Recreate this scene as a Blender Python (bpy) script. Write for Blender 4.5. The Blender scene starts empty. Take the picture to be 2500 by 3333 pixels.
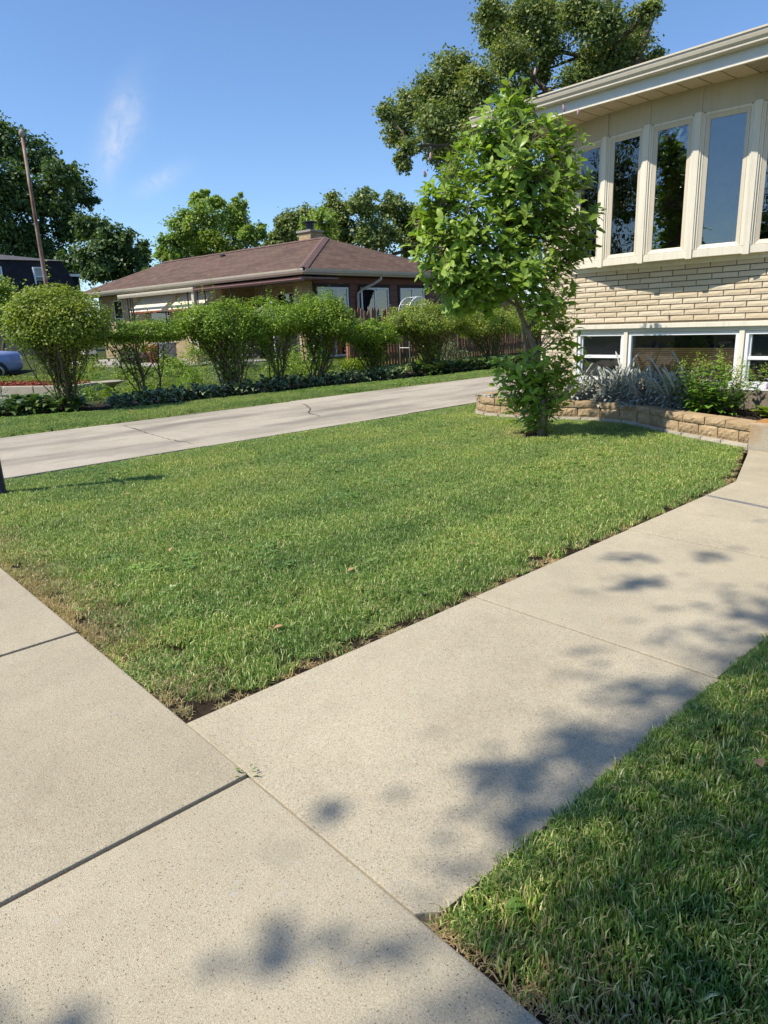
import bpy, bmesh, math, random
import numpy as np
from mathutils import Vector, Matrix

R = math.radians
rng = np.random.default_rng(7)
rnd = random.Random(5)
scene = bpy.context.scene
COL = scene.collection

# ------------------------------------------------------------------ camera
CAM_H = 1.38
PITCH, ROLL, YAW = R(15.4), R(-2.3), R(48.2)
F = Vector((-math.sin(YAW) * math.cos(PITCH), math.cos(YAW) * math.cos(PITCH), -math.sin(PITCH)))
R0 = Vector((math.cos(YAW), math.sin(YAW), 0)); U0 = R0.cross(F)
RX = math.cos(ROLL) * R0 + math.sin(ROLL) * U0
UX = -math.sin(ROLL) * R0 + math.cos(ROLL) * U0
cd = bpy.data.cameras.new('camera')
cam = bpy.data.objects.new('camera', cd); COL.objects.link(cam)
M = Matrix.Identity(4)
for i in range(3):
    M[i][0], M[i][1], M[i][2] = RX[i], UX[i], -F[i]
M[2][3] = CAM_H
cam.matrix_world = M
cd.sensor_fit = 'HORIZONTAL'; cd.sensor_width = 36.0; cd.lens = 36 * 2250 / 2500
cd.clip_start = 0.05; cd.clip_end = 2000
scene.camera = cam

# ------------------------------------------------------------------ sky, sun, exposure
SUN_EL, SUN_AZ = R(53), R(204)          # azimuth clockwise from +Y
world = bpy.data.worlds.new('World'); scene.world = world; world.use_nodes = True
nt = world.node_tree; nt.nodes.clear()
def N(t, tree=None, **kw):
    n = (tree or nt).nodes.new(t)
    for k, v in kw.items(): setattr(n, k, v)
    return n
out = N('ShaderNodeOutputWorld'); bg = N('ShaderNodeBackground'); sky = N('ShaderNodeTexSky')
sky.sky_type = 'NISHITA'; sky.sun_disc = False
sky.sun_elevation = SUN_EL; sky.sun_rotation = SUN_AZ
sky.air_density = 1.0; sky.dust_density = 0.1; sky.ozone_density = 3.5
SKY_STRENGTH = 0.113
bg.inputs['Strength'].default_value = SKY_STRENGTH
tc = N('ShaderNodeTexCoord')
noi = N('ShaderNodeTexNoise'); noi.inputs['Scale'].default_value = 9; noi.inputs['Detail'].default_value = 6; noi.inputs['Distortion'].default_value = .6
nt.links.new(tc.outputs['Generated'], noi.inputs['Vector'])
noi2 = N('ShaderNodeTexNoise'); noi2.inputs['Scale'].default_value = 38; noi2.inputs['Detail'].default_value = 9; noi2.inputs['Roughness'].default_value = .62; noi2.inputs['Distortion'].default_value = 1.2
nt.links.new(tc.outputs['Generated'], noi2.inputs['Vector'])
def wmath(op, a, b=None):
    m = N('ShaderNodeMath', operation=op)
    for i, x in enumerate((a, b)):
        if x is None: continue
        if isinstance(x, (int, float)): m.inputs[i].default_value = x
        else: nt.links.new(x, m.inputs[i])
    return m.outputs[0]
def wdot(v):
    d = N('ShaderNodeVectorMath', operation='DOT_PRODUCT')
    nt.links.new(tc.outputs['Generated'], d.inputs[0]); d.inputs[1].default_value = v
    return d.outputs['Value']
total = None
# thin cirrus wisps: (direction, long axis tilt, half length, half width, strength)
for az, el, tilt, sl, sw, st in ((-66.2, 13.4, 62, .050, .017, .40), (-63.9, 10.4, 24, .033, .009, .24), (-20, 38, 40, .10, .02, .3), (-120, 25, 20, .12, .03, .3), (60, 30, 35, .12, .03, .3), (150, 35, 10, .15, .03, .3)):
    a, e = R(az), R(el)
    d = Vector((math.sin(a) * math.cos(e), math.cos(a) * math.cos(e), math.sin(e)))
    r_ = Vector((math.cos(a), -math.sin(a), 0)); u_ = r_.cross(d)
    l_ = r_ * math.cos(R(tilt)) + u_ * math.sin(R(tilt)); w_ = -r_ * math.sin(R(tilt)) + u_ * math.cos(R(tilt))
    A = wmath('POWER', wmath('ABSOLUTE', wmath('DIVIDE', wdot(l_), sl) if False else wmath('DIVIDE', wmath('SUBTRACT', wdot(l_), l_.dot(d)), sl)), 2.0)
    nw = wmath('MULTIPLY', wmath('SUBTRACT', noi.outputs['Fac'], .5), sw * 2.5)
    B = wmath('POWER', wmath('ABSOLUTE', wmath('DIVIDE', wmath('ADD', wmath('SUBTRACT', wdot(w_), w_.dot(d)), nw), sw)), 2.0)
    g = wmath('EXPONENT', wmath('MULTIPLY', wmath('ADD', A, B), -1.0))
    fwd = wmath('GREATER_THAN', wdot(d), 0.0)
    g = wmath('MULTIPLY', wmath('MULTIPLY', g, fwd), st)
    g = wmath('MULTIPLY', g, wmath('MULTIPLY', noi.outputs['Fac'], 1.8))
    g = wmath('MULTIPLY', g, wmath('MULTIPLY', wmath('POWER', noi2.outputs['Fac'], 1.6), 3.0))
    total = g if total is None else wmath('ADD', total, g)
mixc = N('ShaderNodeMix', data_type='RGBA')
nt.links.new(total, mixc.inputs['Factor'])
wb = N('ShaderNodeMix', data_type='RGBA', blend_type='MULTIPLY'); wb.inputs['Factor'].default_value = 1.0   # the photograph's white balance
nt.links.new(sky.outputs['Color'], wb.inputs['A']); wb.inputs['B'].default_value = (.86, .97, 1.10, 1)
nt.links.new(wb.outputs['Result'], mixc.inputs['A'])
mixc.inputs['B'].default_value = (5.4, 5.6, 6.0, 1)
nt.links.new(mixc.outputs['Result'], bg.inputs['Color'])
nt.links.new(bg.outputs['Background'], out.inputs['Surface'])

sd = bpy.data.lights.new('sun', 'SUN'); sd.energy = 4.5; sd.angle = R(0.53); sd.color = (1.0, .92, .78)
sun = bpy.data.objects.new('sun', sd); COL.objects.link(sun)
SDIR = Vector((math.sin(SUN_AZ) * math.cos(SUN_EL), math.cos(SUN_AZ) * math.cos(SUN_EL), math.sin(SUN_EL)))
sun.rotation_euler = SDIR.to_track_quat('Z', 'Y').to_euler(); sun.location = (0, -20, 20)

vs = scene.view_settings
vs.view_transform = 'Standard'; vs.look = 'None'; vs.exposure = 0.52; vs.gamma = 1.0; vs.use_curve_mapping = False
try: scene.cycles.max_bounces = 8; scene.cycles.transparent_max_bounces = 12
except Exception: pass

# ------------------------------------------------------------------ helpers
class MB:
    def __init__(s): s.v = []; s.f = []; s.uv = None
    def add(s, vs, fs):
        o = len(s.v); s.v += [tuple(v) for v in vs]; s.f += [tuple(i + o for i in f) for f in fs]; return s
    def box(s, x0, x1, y0, y1, z0, z1):
        return s.add([(x0,y0,z0),(x1,y0,z0),(x1,y1,z0),(x0,y1,z0),(x0,y0,z1),(x1,y0,z1),(x1,y1,z1),(x0,y1,z1)],
                     [(3,2,1,0),(4,5,6,7),(0,1,5,4),(1,2,6,5),(2,3,7,6),(3,0,4,7)])
    def prism(s, poly, z0, z1):
        n = len(poly)
        return s.add([(x,y,z0) for x,y in poly] + [(x,y,z1) for x,y in poly],
                     [tuple(range(n))[::-1], tuple(range(n, 2*n))] + [(i,(i+1)%n,(i+1)%n+n,i+n) for i in range(n)])
    def extr(s, prof, p0, p1, up=(0,0,1)):
        # extrude a 2-D profile (side, up) from p0 to p1
        p0, p1 = Vector(p0), Vector(p1); d = (p1 - p0).normalized(); up = Vector(up); sd_ = d.cross(up).normalized(); up = sd_.cross(d)
        n = len(prof)
        return s.add([p0 + sd_*a + up*b for a,b in prof] + [p1 + sd_*a + up*b for a,b in prof],
                     [tuple(range(n)), tuple(range(n, 2*n))[::-1]] + [(i,i+n,(i+1)%n+n,(i+1)%n) for i in range(n)])
    def tube(s, pts, rad, n=6, cap=True):
        pts = [Vector(p) for p in pts]; rings = []
        if isinstance(rad, (int, float)): rad = [rad]*len(pts)
        prev = None
        o = len(s.v)
        for i, p in enumerate(pts):
            d = (pts[min(i+1, len(pts)-1)] - pts[max(i-1, 0)])
            d = d.normalized() if d.length > 1e-9 else Vector((0,0,1))
            a = prev if prev is not None else (Vector((1,0,0)) if abs(d.x) < .8 else Vector((0,1,0)))
            a = (a - d*a.dot(d)).normalized(); b = d.cross(a); prev = a
            for k in range(n):
                t = 2*math.pi*k/n
                s.v.append(tuple(p + (a*math.cos(t) + b*math.sin(t))*rad[i]))
        for i in range(len(pts)-1):
            for k in range(n):
                s.f.append((o+i*n+k, o+i*n+(k+1)%n, o+(i+1)*n+(k+1)%n, o+(i+1)*n+k))
        if cap:
            s.f.append(tuple(o+k for k in range(n))[::-1]); s.f.append(tuple(o+(len(pts)-1)*n+k for k in range(n)))
        return s
    def lathe(s, prof, n=16, c=(0,0,0)):
        o = len(s.v)
        for r_, z in prof:
            for k in range(n):
                t = 2*math.pi*k/n; s.v.append((c[0]+r_*math.cos(t), c[1]+r_*math.sin(t), c[2]+z))
        for i in range(len(prof)-1):
            for k in range(n): s.f.append((o+i*n+k, o+i*n+(k+1)%n, o+(i+1)*n+(k+1)%n, o+(i+1)*n+k))
        s.f.append(tuple(o+k for k in range(n))[::-1]); s.f.append(tuple(o+(len(prof)-1)*n+k for k in range(n)))
        return s
    def mesh(s, name, mat, smooth=False, bevel=0):
        me = bpy.data.meshes.new(name); me.from_pydata(s.v, [], s.f)
        if bevel:
            bm = bmesh.new(); bm.from_mesh(me)
            bmesh.ops.bevel(bm, geom=[e for e in bm.edges if len(e.link_faces) == 2 and e.calc_face_angle(0) > .6], offset=bevel, segments=2, affect='EDGES', profile=.6)
            bm.to_mesh(me); bm.free()
        if mat: me.materials.append(mat)
        if smooth: me.polygons.foreach_set('use_smooth', [True]*len(me.polygons))
        me.update(); return me
    def build(s, name, mat, parent=None, smooth=False, bevel=0):
        return link(name, s.mesh(name, mat, smooth, bevel), parent)

def link(name, data, parent=None, loc=None, rot=None, scl=None):
    o = bpy.data.objects.new(name, data); COL.objects.link(o)
    if parent: o.parent = parent
    if loc is not None: o.location = loc
    if rot is not None: o.rotation_euler = rot
    if scl is not None: o.scale = scl
    return o
def tag(o, label, cat, group=None, kind=None):
    if label: o['label'] = label
    if cat: o['category'] = cat
    if group: o['group'] = group
    if kind: o['kind'] = kind
    return o
def empty(name, loc, label, cat, group=None, rz=0):
    o = link(name, None, None, loc, (0,0,rz)); o.empty_display_size = .1
    return tag(o, label, cat, group)
def struct(o): o['kind'] = 'structure'; return o
def npmesh(name, V, Fq, mat, smooth=False):
    me = bpy.data.meshes.new(name)
    V = np.ascontiguousarray(V, dtype=np.float32); Fq = np.ascontiguousarray(Fq, dtype=np.int32)
    n, k = Fq.shape
    me.vertices.add(len(V)); me.vertices.foreach_set('co', V.ravel())
    me.loops.add(n*k); me.loops.foreach_set('vertex_index', Fq.ravel())
    me.polygons.add(n); me.polygons.foreach_set('loop_start', np.arange(0, n*k, k, dtype=np.int32)); me.polygons.foreach_set('loop_total', np.full(n, k, dtype=np.int32))
    if smooth: me.polygons.foreach_set('use_smooth', np.ones(n, dtype=bool))
    me.materials.append(mat); me.update(calc_edges=True); me.validate(); return me

# ------------------------------------------------------------------ materials
class MT:
    def __init__(s, name):
        s.m = bpy.data.materials.new(name); s.m.use_nodes = True; s.t = s.m.node_tree
        s.p = s.t.nodes['Principled BSDF']; s.o = s.t.nodes['Material Output']
    def n(s, t, **kw): return N(t, s.t, **kw)
    def l(s, a, b): s.t.links.new(a, b)
    def noise(s, vec, scale, detail=4, rough=.55, dist=0):
        n = s.n('ShaderNodeTexNoise'); n.inputs['Scale'].default_value = scale; n.inputs['Detail'].default_value = detail; n.inputs['Roughness'].default_value = rough; n.inputs['Distortion'].default_value = dist
        if vec is not None: s.l(vec, n.inputs['Vector'])
        return n.outputs['Fac']
    def ramp(s, fac, stops):
        r = s.n('ShaderNodeValToRGB'); e = r.color_ramp.elements
        while len(e) < len(stops): e.new(.5)
        for i, (p, c) in enumerate(stops):
            e[i].position = p; e[i].color = (c, c, c, 1) if isinstance(c, (int, float)) else (*c, 1)
        s.l(fac, r.inputs['Fac']); return r.outputs['Color']
    def mix(s, fac, a, b, blend='MIX'):
        m = s.n('ShaderNodeMix', data_type='RGBA', blend_type=blend)
        for sock, x in (('Factor', fac), ('A', a), ('B', b)):
            if isinstance(x, (int, float)): m.inputs[sock].default_value = x
            elif isinstance(x, tuple): m.inputs[sock].default_value = (*x, 1)
            else: s.l(x, m.inputs[sock])
        return m.outputs['Result']
    def math(s, op, a, b=0.0, clamp=False):
        m = s.n('ShaderNodeMath', operation=op); m.use_clamp = clamp
        for i, x in enumerate((a, b)):
            if isinstance(x, (int, float)): m.inputs[i].default_value = x
            else: s.l(x, m.inputs[i])
        return m.outputs[0]
    def bump(s, h, strength=.3, dist=.01, prev=None):
        b = s.n('ShaderNodeBump'); b.inputs['Strength'].default_value = strength; b.inputs['Distance'].default_value = dist
        s.l(h, b.inputs['Height'])
        if prev is not None: s.l(prev, b.inputs['Normal'])
        return b.outputs['Normal']
    def pos(s): return s.n('ShaderNodeNewGeometry').outputs['Position']
    def obj(s): return s.n('ShaderNodeTexCoord').outputs['Object']
    def orand(s): return s.n('ShaderNodeObjectInfo').outputs['Random']
    def island(s): return s.n('ShaderNodeNewGeometry').outputs['Random Per Island']
    def set(s, col=None, rough=None, normal=None, spec=None, metal=None):
        for k, x in (('Base Color', col), ('Roughness', rough), ('Normal', normal), ('Specular IOR Level', spec), ('Metallic', metal)):
            if x is None: continue
            if isinstance(x, (int, float)): s.p.inputs[k].default_value = x
            elif isinstance(x, tuple): s.p.inputs[k].default_value = (*x, 1)
            else: s.l(x, s.p.inputs[k])
        return s

def plain(name, col, rough=.6, var=.12, scale=6, bump=.0, bscale=60, metal=0, spec=.5, orand=0):
    m = MT(name); v = m.obj()
    f = m.noise(v, scale, 5)
    c = m.mix(m.ramp(f, [(.3, 0.0), (.7, 1.0)]), tuple(x*(1-var) for x in col), tuple(min(1, x*(1+var)) for x in col))
    if orand:
        c = m.mix(1.0, c, m.ramp(m.orand(), [(0, 1-orand), (1, 1.0)]), 'MULTIPLY')
    m.set(c, rough, metal=metal, spec=spec)
    if bump: m.set(normal=m.bump(m.noise(v, bscale, 4), bump, .01))
    return m.m

def concrete(name, c0, c1, speck=1.0, stain=0, orand=.10, fine=420):
    m = MT(name); v = m.pos()
    big = m.noise(v, 1.3, 4); mid = m.noise(v, 9, 4)
    col = m.mix(m.ramp(big, [(.32, 0.0), (.68, 1.0)]), c0, c1)
    col = m.mix(m.math('MULTIPLY', m.ramp(mid, [(.35, 0.0), (.75, 1.0)]), .35), col, tuple(x*.84 for x in c0))
    # sand grain
    gr = m.noise(v, fine, 2, .6)
    col = m.mix(1.0, col, m.ramp(gr, [(.28, .66), (.5, 1.0), (.72, 1.26)]), 'MULTIPLY')
    g2 = m.noise(v, 170, 2, .6); col = m.mix(1.0, col, m.ramp(g2, [(.3, .8), (.5, 1.0), (.7, 1.15)]), 'MULTIPLY')
    # exposed pebbles: dark, ochre and pale ones
    vo = m.n('ShaderNodeTexVoronoi'); vo.inputs['Scale'].default_value = 235; vo.inputs['Randomness'].default_value = 1; m.l(v, vo.inputs['Vector'])
    sep = m.n('ShaderNodeSeparateColor'); m.l(vo.outputs['Color'], sep.inputs['Color'])
    def peb(lo, hi, size, c, k, d=vo.outputs['Distance'], sp=None):
        nonlocal col
        sel = m.math('MULTIPLY', m.math('GREATER_THAN', sep.outputs['Red'], lo), m.math('LESS_THAN', sep.outputs['Red'], hi))
        szv = m.math('MULTIPLY', sep.outputs['Green'], size)
        a = m.math('MULTIPLY', m.math('LESS_THAN', d, szv), sel)
        col = m.mix(m.math('MULTIPLY', a, k), col, c)
    if speck:
        peb(.0, .12, .55, (.10, .08, .06), .8*speck)
        peb(.2, .38, .7, (.30, .22, .11), .5*speck)
        peb(.5, .62, .62, (.62, .55, .45), .5*speck)
        v2 = m.n('ShaderNodeTexVoronoi'); v2.inputs['Scale'].default_value = 34; m.l(v, v2.inputs['Vector'])
        s2 = m.n('ShaderNodeSeparateColor'); m.l(v2.outputs['Color'], s2.inputs['Color'])
        clus = m.ramp(m.noise(v, 2.2, 3), [(.5, 0.0), (.62, 1.0)])
        a = m.math('MULTIPLY', m.math('MULTIPLY', m.math('LESS_THAN', v2.outputs['Distance'], m.math('MULTIPLY', s2.outputs['Green'], .36)), m.math('LESS_THAN', s2.outputs['Red'], .4)), clus)
        col = m.mix(m.math('MULTIPLY', a, .35*speck), col, (.44, .45, .45))
    # broad weathering: paler worn areas and faint brown stains
    bw = m.noise(v, .75, 6, .65, .8); col = m.mix(1.0, col, m.ramp(bw, [(.3, (.86, .855, .85)), (.5, (1, 1, 1)), (.72, (1.07, 1.06, 1.05))]), 'MULTIPLY')
    bs = m.noise(v, 3.1, 6, .7, 1.2); col = m.mix(m.math('MULTIPLY', m.ramp(bs, [(.56, 0.0), (.74, 1.0)]), .28), col, (.27, .215, .15))
    if stain:
        # tyre-track grime along the length of the drive
        mp = m.n('ShaderNodeMapping'); mp.inputs['Scale'].default_value = (1.0, .22, 1); m.l(v, mp.inputs['Vector'])
        st = m.noise(mp.outputs['Vector'], 1.5, 5, .6)
        col = m.mix(m.math('MULTIPLY', m.ramp(st, [(.45, 0.0), (.68, 1.0)]), stain), col, (.20, .18, .155))
        st2 = m.noise(v, 22, 4)
        col = m.mix(m.math('MULTIPLY', m.ramp(st2, [(.5, 0.0), (.75, 1.0)]), .25), col, (.3, .27, .23))
    col = m.mix(1.0, col, m.ramp(m.orand(), [(0, 1-orand), (1, 1.0)]), 'MULTIPLY')
    nrm = m.bump(gr, .7, .005); nrm = m.bump(mid, .12, .01, nrm)
    m.set(col, .9, nrm, spec=.25)
    return m.m

def leafmat(name, dark, mid, light, trans=.35, rough=.45, spec=.4, tint=(1.25, 1.35, .6), clump=0, rare=None):
    m = MT(name); r = m.island()
    col = m.ramp(r, [(0.0, dark), (.5, mid), (1.0, light)])
    if rare: col = m.mix(m.math('GREATER_THAN', r, rare[0]), col, rare[1])
    if clump:
        nz = m.noise(m.pos(), clump, 3)
        col = m.mix(1.0, col, m.ramp(nz, [(.3, (.72, .8, .8)), (.7, (1.25, 1.15, .95))]), 'MULTIPLY')
    m.set(col, rough, spec=spec)
    tr = m.n('ShaderNodeBsdfTranslucent')
    m.l(m.mix(1.0, col, tint, 'MULTIPLY'), tr.inputs['Color'])
    ms = m.n('ShaderNodeMixShader'); ms.inputs['Fac'].default_value = trans
    m.l(m.p.outputs['BSDF'], ms.inputs[1]); m.l(tr.outputs['BSDF'], ms.inputs[2]); m.l(ms.outputs['Shader'], m.o.inputs['Surface'])
    return m.m

def barkmat(name, col, sc=1.0):
    m = MT(name); v = m.obj()
    mp = m.n('ShaderNodeMapping'); mp.inputs['Scale'].default_value = (1, 1, .25); m.l(v, mp.inputs['Vector'])
    f = m.noise(mp.outputs['Vector'], 30*sc, 5, .65)
    m.set(m.mix(m.ramp(f, [(.3, 0.0), (.7, 1.0)]), tuple(x*.55 for x in col), tuple(x*1.25 for x in col)), .85, m.bump(f, .5, .01), spec=.2)
    return m.m

def glassmat(name, tint=(.75, .8, .8), ior=1.75):
    m = MT(name); m.t.nodes.remove(m.p)
    g = m.n('ShaderNodeBsdfGlossy'); g.inputs['Roughness'].default_value = .012; g.inputs['Color'].default_value = (.95, .97, 1, 1)
    wv = m.noise(m.pos(), 3.5, 2); b = m.bump(wv, .035, .05); m.l(b, g.inputs['Normal'])
    t = m.n('ShaderNodeBsdfTransparent'); t.inputs['Color'].default_value = (*tint, 1)
    f = m.n('ShaderNodeFresnel'); f.inputs['IOR'].default_value = ior
    ms = m.n('ShaderNodeMixShader'); m.l(f.outputs['Fac'], ms.inputs['Fac']); m.l(t.outputs['BSDF'], ms.inputs[1]); m.l(g.outputs['BSDF'], ms.inputs[2])
    m.l(ms.outputs['Shader'], m.o.inputs['Surface']); return m.m

def brickmat(name, c1, c2, mortar, bw, bh, ms=.012):
    m = MT(name)
    uvn = m.n('ShaderNodeUVMap'); br = m.n('ShaderNodeTexBrick')
    br.inputs['Scale'].default_value = 1; br.inputs['Brick Width'].default_value = bw; br.inputs['Row Height'].default_value = bh; br.inputs['Mortar Size'].default_value = ms
    br.inputs['Color1'].default_value = (*c1, 1); br.inputs['Color2'].default_value = (*c2, 1); br.inputs['Mortar'].default_value = (*mortar, 1); br.inputs['Mortar Smooth'].default_value = .15
    m.l(uvn.outputs['UV'], br.inputs['Vector'])
    nz = m.noise(m.pos(), 3, 5)
    col = m.mix(1.0, br.outputs['Color'], m.ramp(nz, [(.25, .74), (.75, 1.18)]), 'MULTIPLY')
    n2 = m.noise(m.pos(), .55, 5, .6); col = m.mix(1.0, col, m.ramp(n2, [(.3, .85), (.7, 1.1)]), 'MULTIPLY')
    inv = m.math('SUBTRACT', 1.0, br.outputs['Fac'])
    m.set(col, .85, m.bump(inv, .5, .012), spec=.25); return m.m

def uvbox(o, scale=1.0):
    """box-project UVs in metres: u along the wall or eave, v up it"""
    me = o.data; uv = me.uv_layers.new(name='UVMap')
    for p in me.polygons:
        n = p.normal
        h = Vector((-n.y, n.x, 0)); h = h.normalized() if h.length > .05 else Vector((1, 0, 0))
        w = n.cross(h)
        for li in p.loop_indices:
            c = me.vertices[me.loops[li].vertex_index].co
            uv.data[li].uv = (c.dot(h)*scale, c.dot(w)*scale)
    return o

M_ = {}
M_['concrete'] = concrete('concrete_sidewalk', (.428, .378, .276), (.493, .438, .325))
M_['walk'] = concrete('concrete_walk', (.468, .412, .300), (.533, .473, .350))
M_['drive'] = concrete('concrete_drive', (.44, .395, .32), (.50, .45, .37), speck=.35, stain=.85)
M_['patio'] = concrete('concrete_patio', (.36, .33, .29), (.42, .38, .33), speck=.2)
M_['soil'] = plain('soil', (.032, .023, .016), .95, .5, 25, .8, 70, spec=.1)
M_['turf'] = plain('turf_ground', (.045, .06, .018), .95, .4, 5, .5, 60, spec=.1)
M_['asphalt'] = plain('asphalt', (.055, .055, .055), .9, .2, 8, .4, 200)
def trimmat(name, col, rough=.45):
    m = MT(name); v = m.pos(); mp = m.n('ShaderNodeMapping'); mp.inputs['Scale'].default_value = (9, 9, .7); m.l(v, mp.inputs['Vector'])
    s = m.noise(mp.outputs['Vector'], 2.2, 6, .65); f = m.noise(v, 1.7, 5); g_ = m.noise(v, 55, 3)
    c = m.mix(m.ramp(f, [(.35, 0.0), (.65, 1.0)]), tuple(x*.95 for x in col), col)
    c = m.mix(m.math('MULTIPLY', m.ramp(s, [(.48, 0.0), (.75, 1.0)]), .30), c, (.36, .31, .22))
    m.set(c, rough, m.bump(g_, .06, .01), spec=.35); return m.m
M_['trim'] = trimmat('trim_cream', (.75, .70, .59))
M_['head'] = trimmat('head_board_tan', (.53, .47, .36), .55)
M_['white'] = plain('white_vinyl', (.78, .80, .82), .4, .03, 3)
M_['soffit'] = plain('soffit_tan', (.66, .52, .38), .5, .05, 3)
M_['gutter'] = trimmat('gutter_almond', (.64, .57, .46), .4)
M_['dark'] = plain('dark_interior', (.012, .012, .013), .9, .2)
M_['sheer'] = plain('sheer_curtain', (.30, .31, .31), .9, .2, 12)  # pale curtain tone, also standing in for sky reflected in the glass
M_['screen'] = plain('insect_screen', (.035, .035, .037), .8, .15, 40)
M_['glass'] = glassmat('window_glass', (.55, .6, .6), 2.1)
M_['glass2'] = glassmat('basement_glass', (.93, .94, .92), 1.5)
M_['blind'] = plain('bamboo_blind', (.85, .42, .15), .6, .25, 30)
M_['mortar'] = plain('mortar', (.20, .168, .125), .95, .15, 20)
def housebrick():
    m = MT('cream_brick'); v = m.obj()
    mp = m.n('ShaderNodeMapping'); mp.inputs['Scale'].default_value = (1, 1, 2.2); m.l(v, mp.inputs['Vector'])
    w = m.noise(mp.outputs['Vector'], 38, 5, .6, 1.2)
    nz = m.noise(v, 60, 3)
    c = m.ramp(m.orand(), [(0, (.58, .475, .34)), (.5, (.65, .55, .405)), (1, (.70, .60, .46))])
    c = m.mix(1.0, c, m.ramp(nz, [(.3, .86), (.7, 1.1)]), 'MULTIPLY')
    m.set(c, .85, m.bump(w, .5, .010), spec=.2); return m.m
M_['brick'] = housebrick()
M_['wallbrick'] = brickmat('cream_brick_far', (.54, .44, .32), (.58, .49, .37), (.3, .26, .2), .305, .0677, .009)
M_['nbrick'] = brickmat('yellow_brick', (.42, .30, .15), (.54, .40, .22), (.33, .27, .2), .22, .075, .012)
M_['shingle'] = brickmat('brown_shingle', (.105, .062, .044), (.165, .104, .076), (.07, .043, .033), .33, .14, .008)
M_['shingle2'] = brickmat('black_shingle', (.022, .022, .026), (.034, .034, .04), (.012, .012, .014), .33, .14, .008)
M_['shingle3'] = brickmat('grey_shingle', (.085, .085, .095), (.12, .12, .13), (.06, .06, .065), .33, .14, .008)
M_['siding'] = plain('red_brown_siding', (.17, .058, .038), .6, .15, 4, orand=.15)
M_['ngutter'] = plain('neighbour_gutter', (.55, .50, .40), .4, .06)
M_['mauve'] = plain('mauve_canopy', (.21, .115, .11), .5, .1)
M_['iron'] = plain('black_iron', (.018, .018, .02), .45, .1)
M_['awning'] = plain('cream_awning', (.76, .68, .54), .6, .05)
M_['awnred'] = plain('red_awning_edge', (.30, .07, .04), .6, .1)
M_['redbrick'] = brickmat('red_brick', (.38, .12, .08), (.45, .16, .1), (.3, .25, .2), .22, .075, .012)
M_['fence'] = plain('brown_fence_wood', (.30, .15, .085), .8, .3, 12, .3, 60, orand=.45)
M_['stone'] = None
M_['mwhite'] = plain('white_metal', (.72, .72, .70), .4, .05)
M_['rust'] = plain('rusty_pole', (.24, .13, .09), .7, .5, 5, .2, 60)
M_['black'] = plain('black_paint', (.012, .012, .012), .4, .1)
M_['bark'] = barkmat('grey_bark', (.14, .115, .09))
M_['barkd'] = barkmat('dark_bark', (.075, .06, .048))
M_['magbark'] = barkmat('magnolia_bark', (.24, .205, .165), 2)
M_['stem'] = barkmat('shrub_stem', (.15, .115, .08), 2)

# foliage
M_['mag'] = leafmat('magnolia_leaf', (0.127, 0.216, 0.032), (0.198, 0.31, 0.048), (0.325, 0.423, 0.073), .32, .45, .35)
M_['magn'] = leafmat('magnolia_young', (0.187, 0.311, 0.04), (0.281, 0.41, 0.06), (0.374, 0.491, 0.08), .4, .35, .5)
M_['elm'] = leafmat('street_tree_leaf', (0.036, 0.078, 0.018), (0.058, 0.114, 0.026), (0.111, 0.163, 0.042), .3, .5, .3, clump=.5)
M_['big'] = leafmat('big_tree_leaf', (0.099, 0.153, 0.05), (0.176, 0.242, 0.074), (0.355, 0.369, 0.141), .3, .5, .3, clump=.45)
M_['darkt'] = leafmat('dark_tree_leaf', (0.053, 0.098, 0.032), (0.087, 0.153, 0.05), (0.152, 0.218, 0.073), .25, .5, .3, clump=.4)
M_['lightt'] = leafmat('light_tree_leaf', (0.139, 0.239, 0.046), (0.248, 0.364, 0.081), (0.434, 0.49, 0.129), .35, .5, .3, clump=.4)
M_['privet'] = leafmat('privet_leaf', (0.1, 0.184, 0.025), (0.176, 0.294, 0.036), (0.315, 0.421, 0.062), .35, .5, .3, clump=1.5)
M_['privy'] = leafmat('yellow_privet_leaf', (0.115, 0.174, 0.028), (0.217, 0.292, 0.043), (0.373, 0.427, 0.089), .35, .5, .3, clump=2.5)
M_['pale'] = leafmat('grey_green_leaf', (.12, .17, .10), (.18, .24, .15), (.27, .33, .22), .3, .6, .2)
M_['lime'] = leafmat('lime_leaf', (.15, .22, .03), (.22, .30, .04), (.3, .38, .07), .4, .5, .3)
M_['white_fl'] = leafmat('white_flower', (.6, .6, .58), (.7, .7, .68), (.8, .8, .78), .3, .6, .2, (1, 1, 1))
M_['red_fl'] = leafmat('red_flower', (.25, .015, .015), (.4, .03, .03), (.55, .07, .05), .3, .6, .2, (1, .8, .8))
M_['pink_fl'] = leafmat('pink_flower', (.5, .2, .22), (.6, .3, .3), (.7, .4, .4), .3, .6, .2, (1, .9, .9))
M_['sedum'] = leafmat('red_sedum', (.12, .012, .015), (.26, .03, .03), (.42, .12, .05), .2, .6, .2, (1, .8, .7))
M_['phlox'] = leafmat('phlox_leaf', (0.098, 0.207, 0.032), (0.167, 0.32, 0.05), (0.292, 0.471, 0.078), .35, .35, .5)
M_['phloxtop'] = leafmat('phlox_bud', (0.204, 0.3, 0.042), (0.312, 0.408, 0.06), (0.408, 0.48, 0.096), .35, .5, .3)
M_['dried'] = leafmat('dried_flower', (.16, .07, .05), (.25, .13, .09), (.35, .2, .15), .2, .7, .2, (1, 1, 1))
M_['purple'] = leafmat('purple_flower', (.3, .2, .42), (.4, .3, .5), (.5, .4, .6), .3, .6, .2, (1, 1, 1))
M_['bud'] = leafmat('pink_bud', (.55, .28, .36), (.65, .4, .46), (.75, .55, .6), .3, .5, .3, (1, .9, .9))
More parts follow.
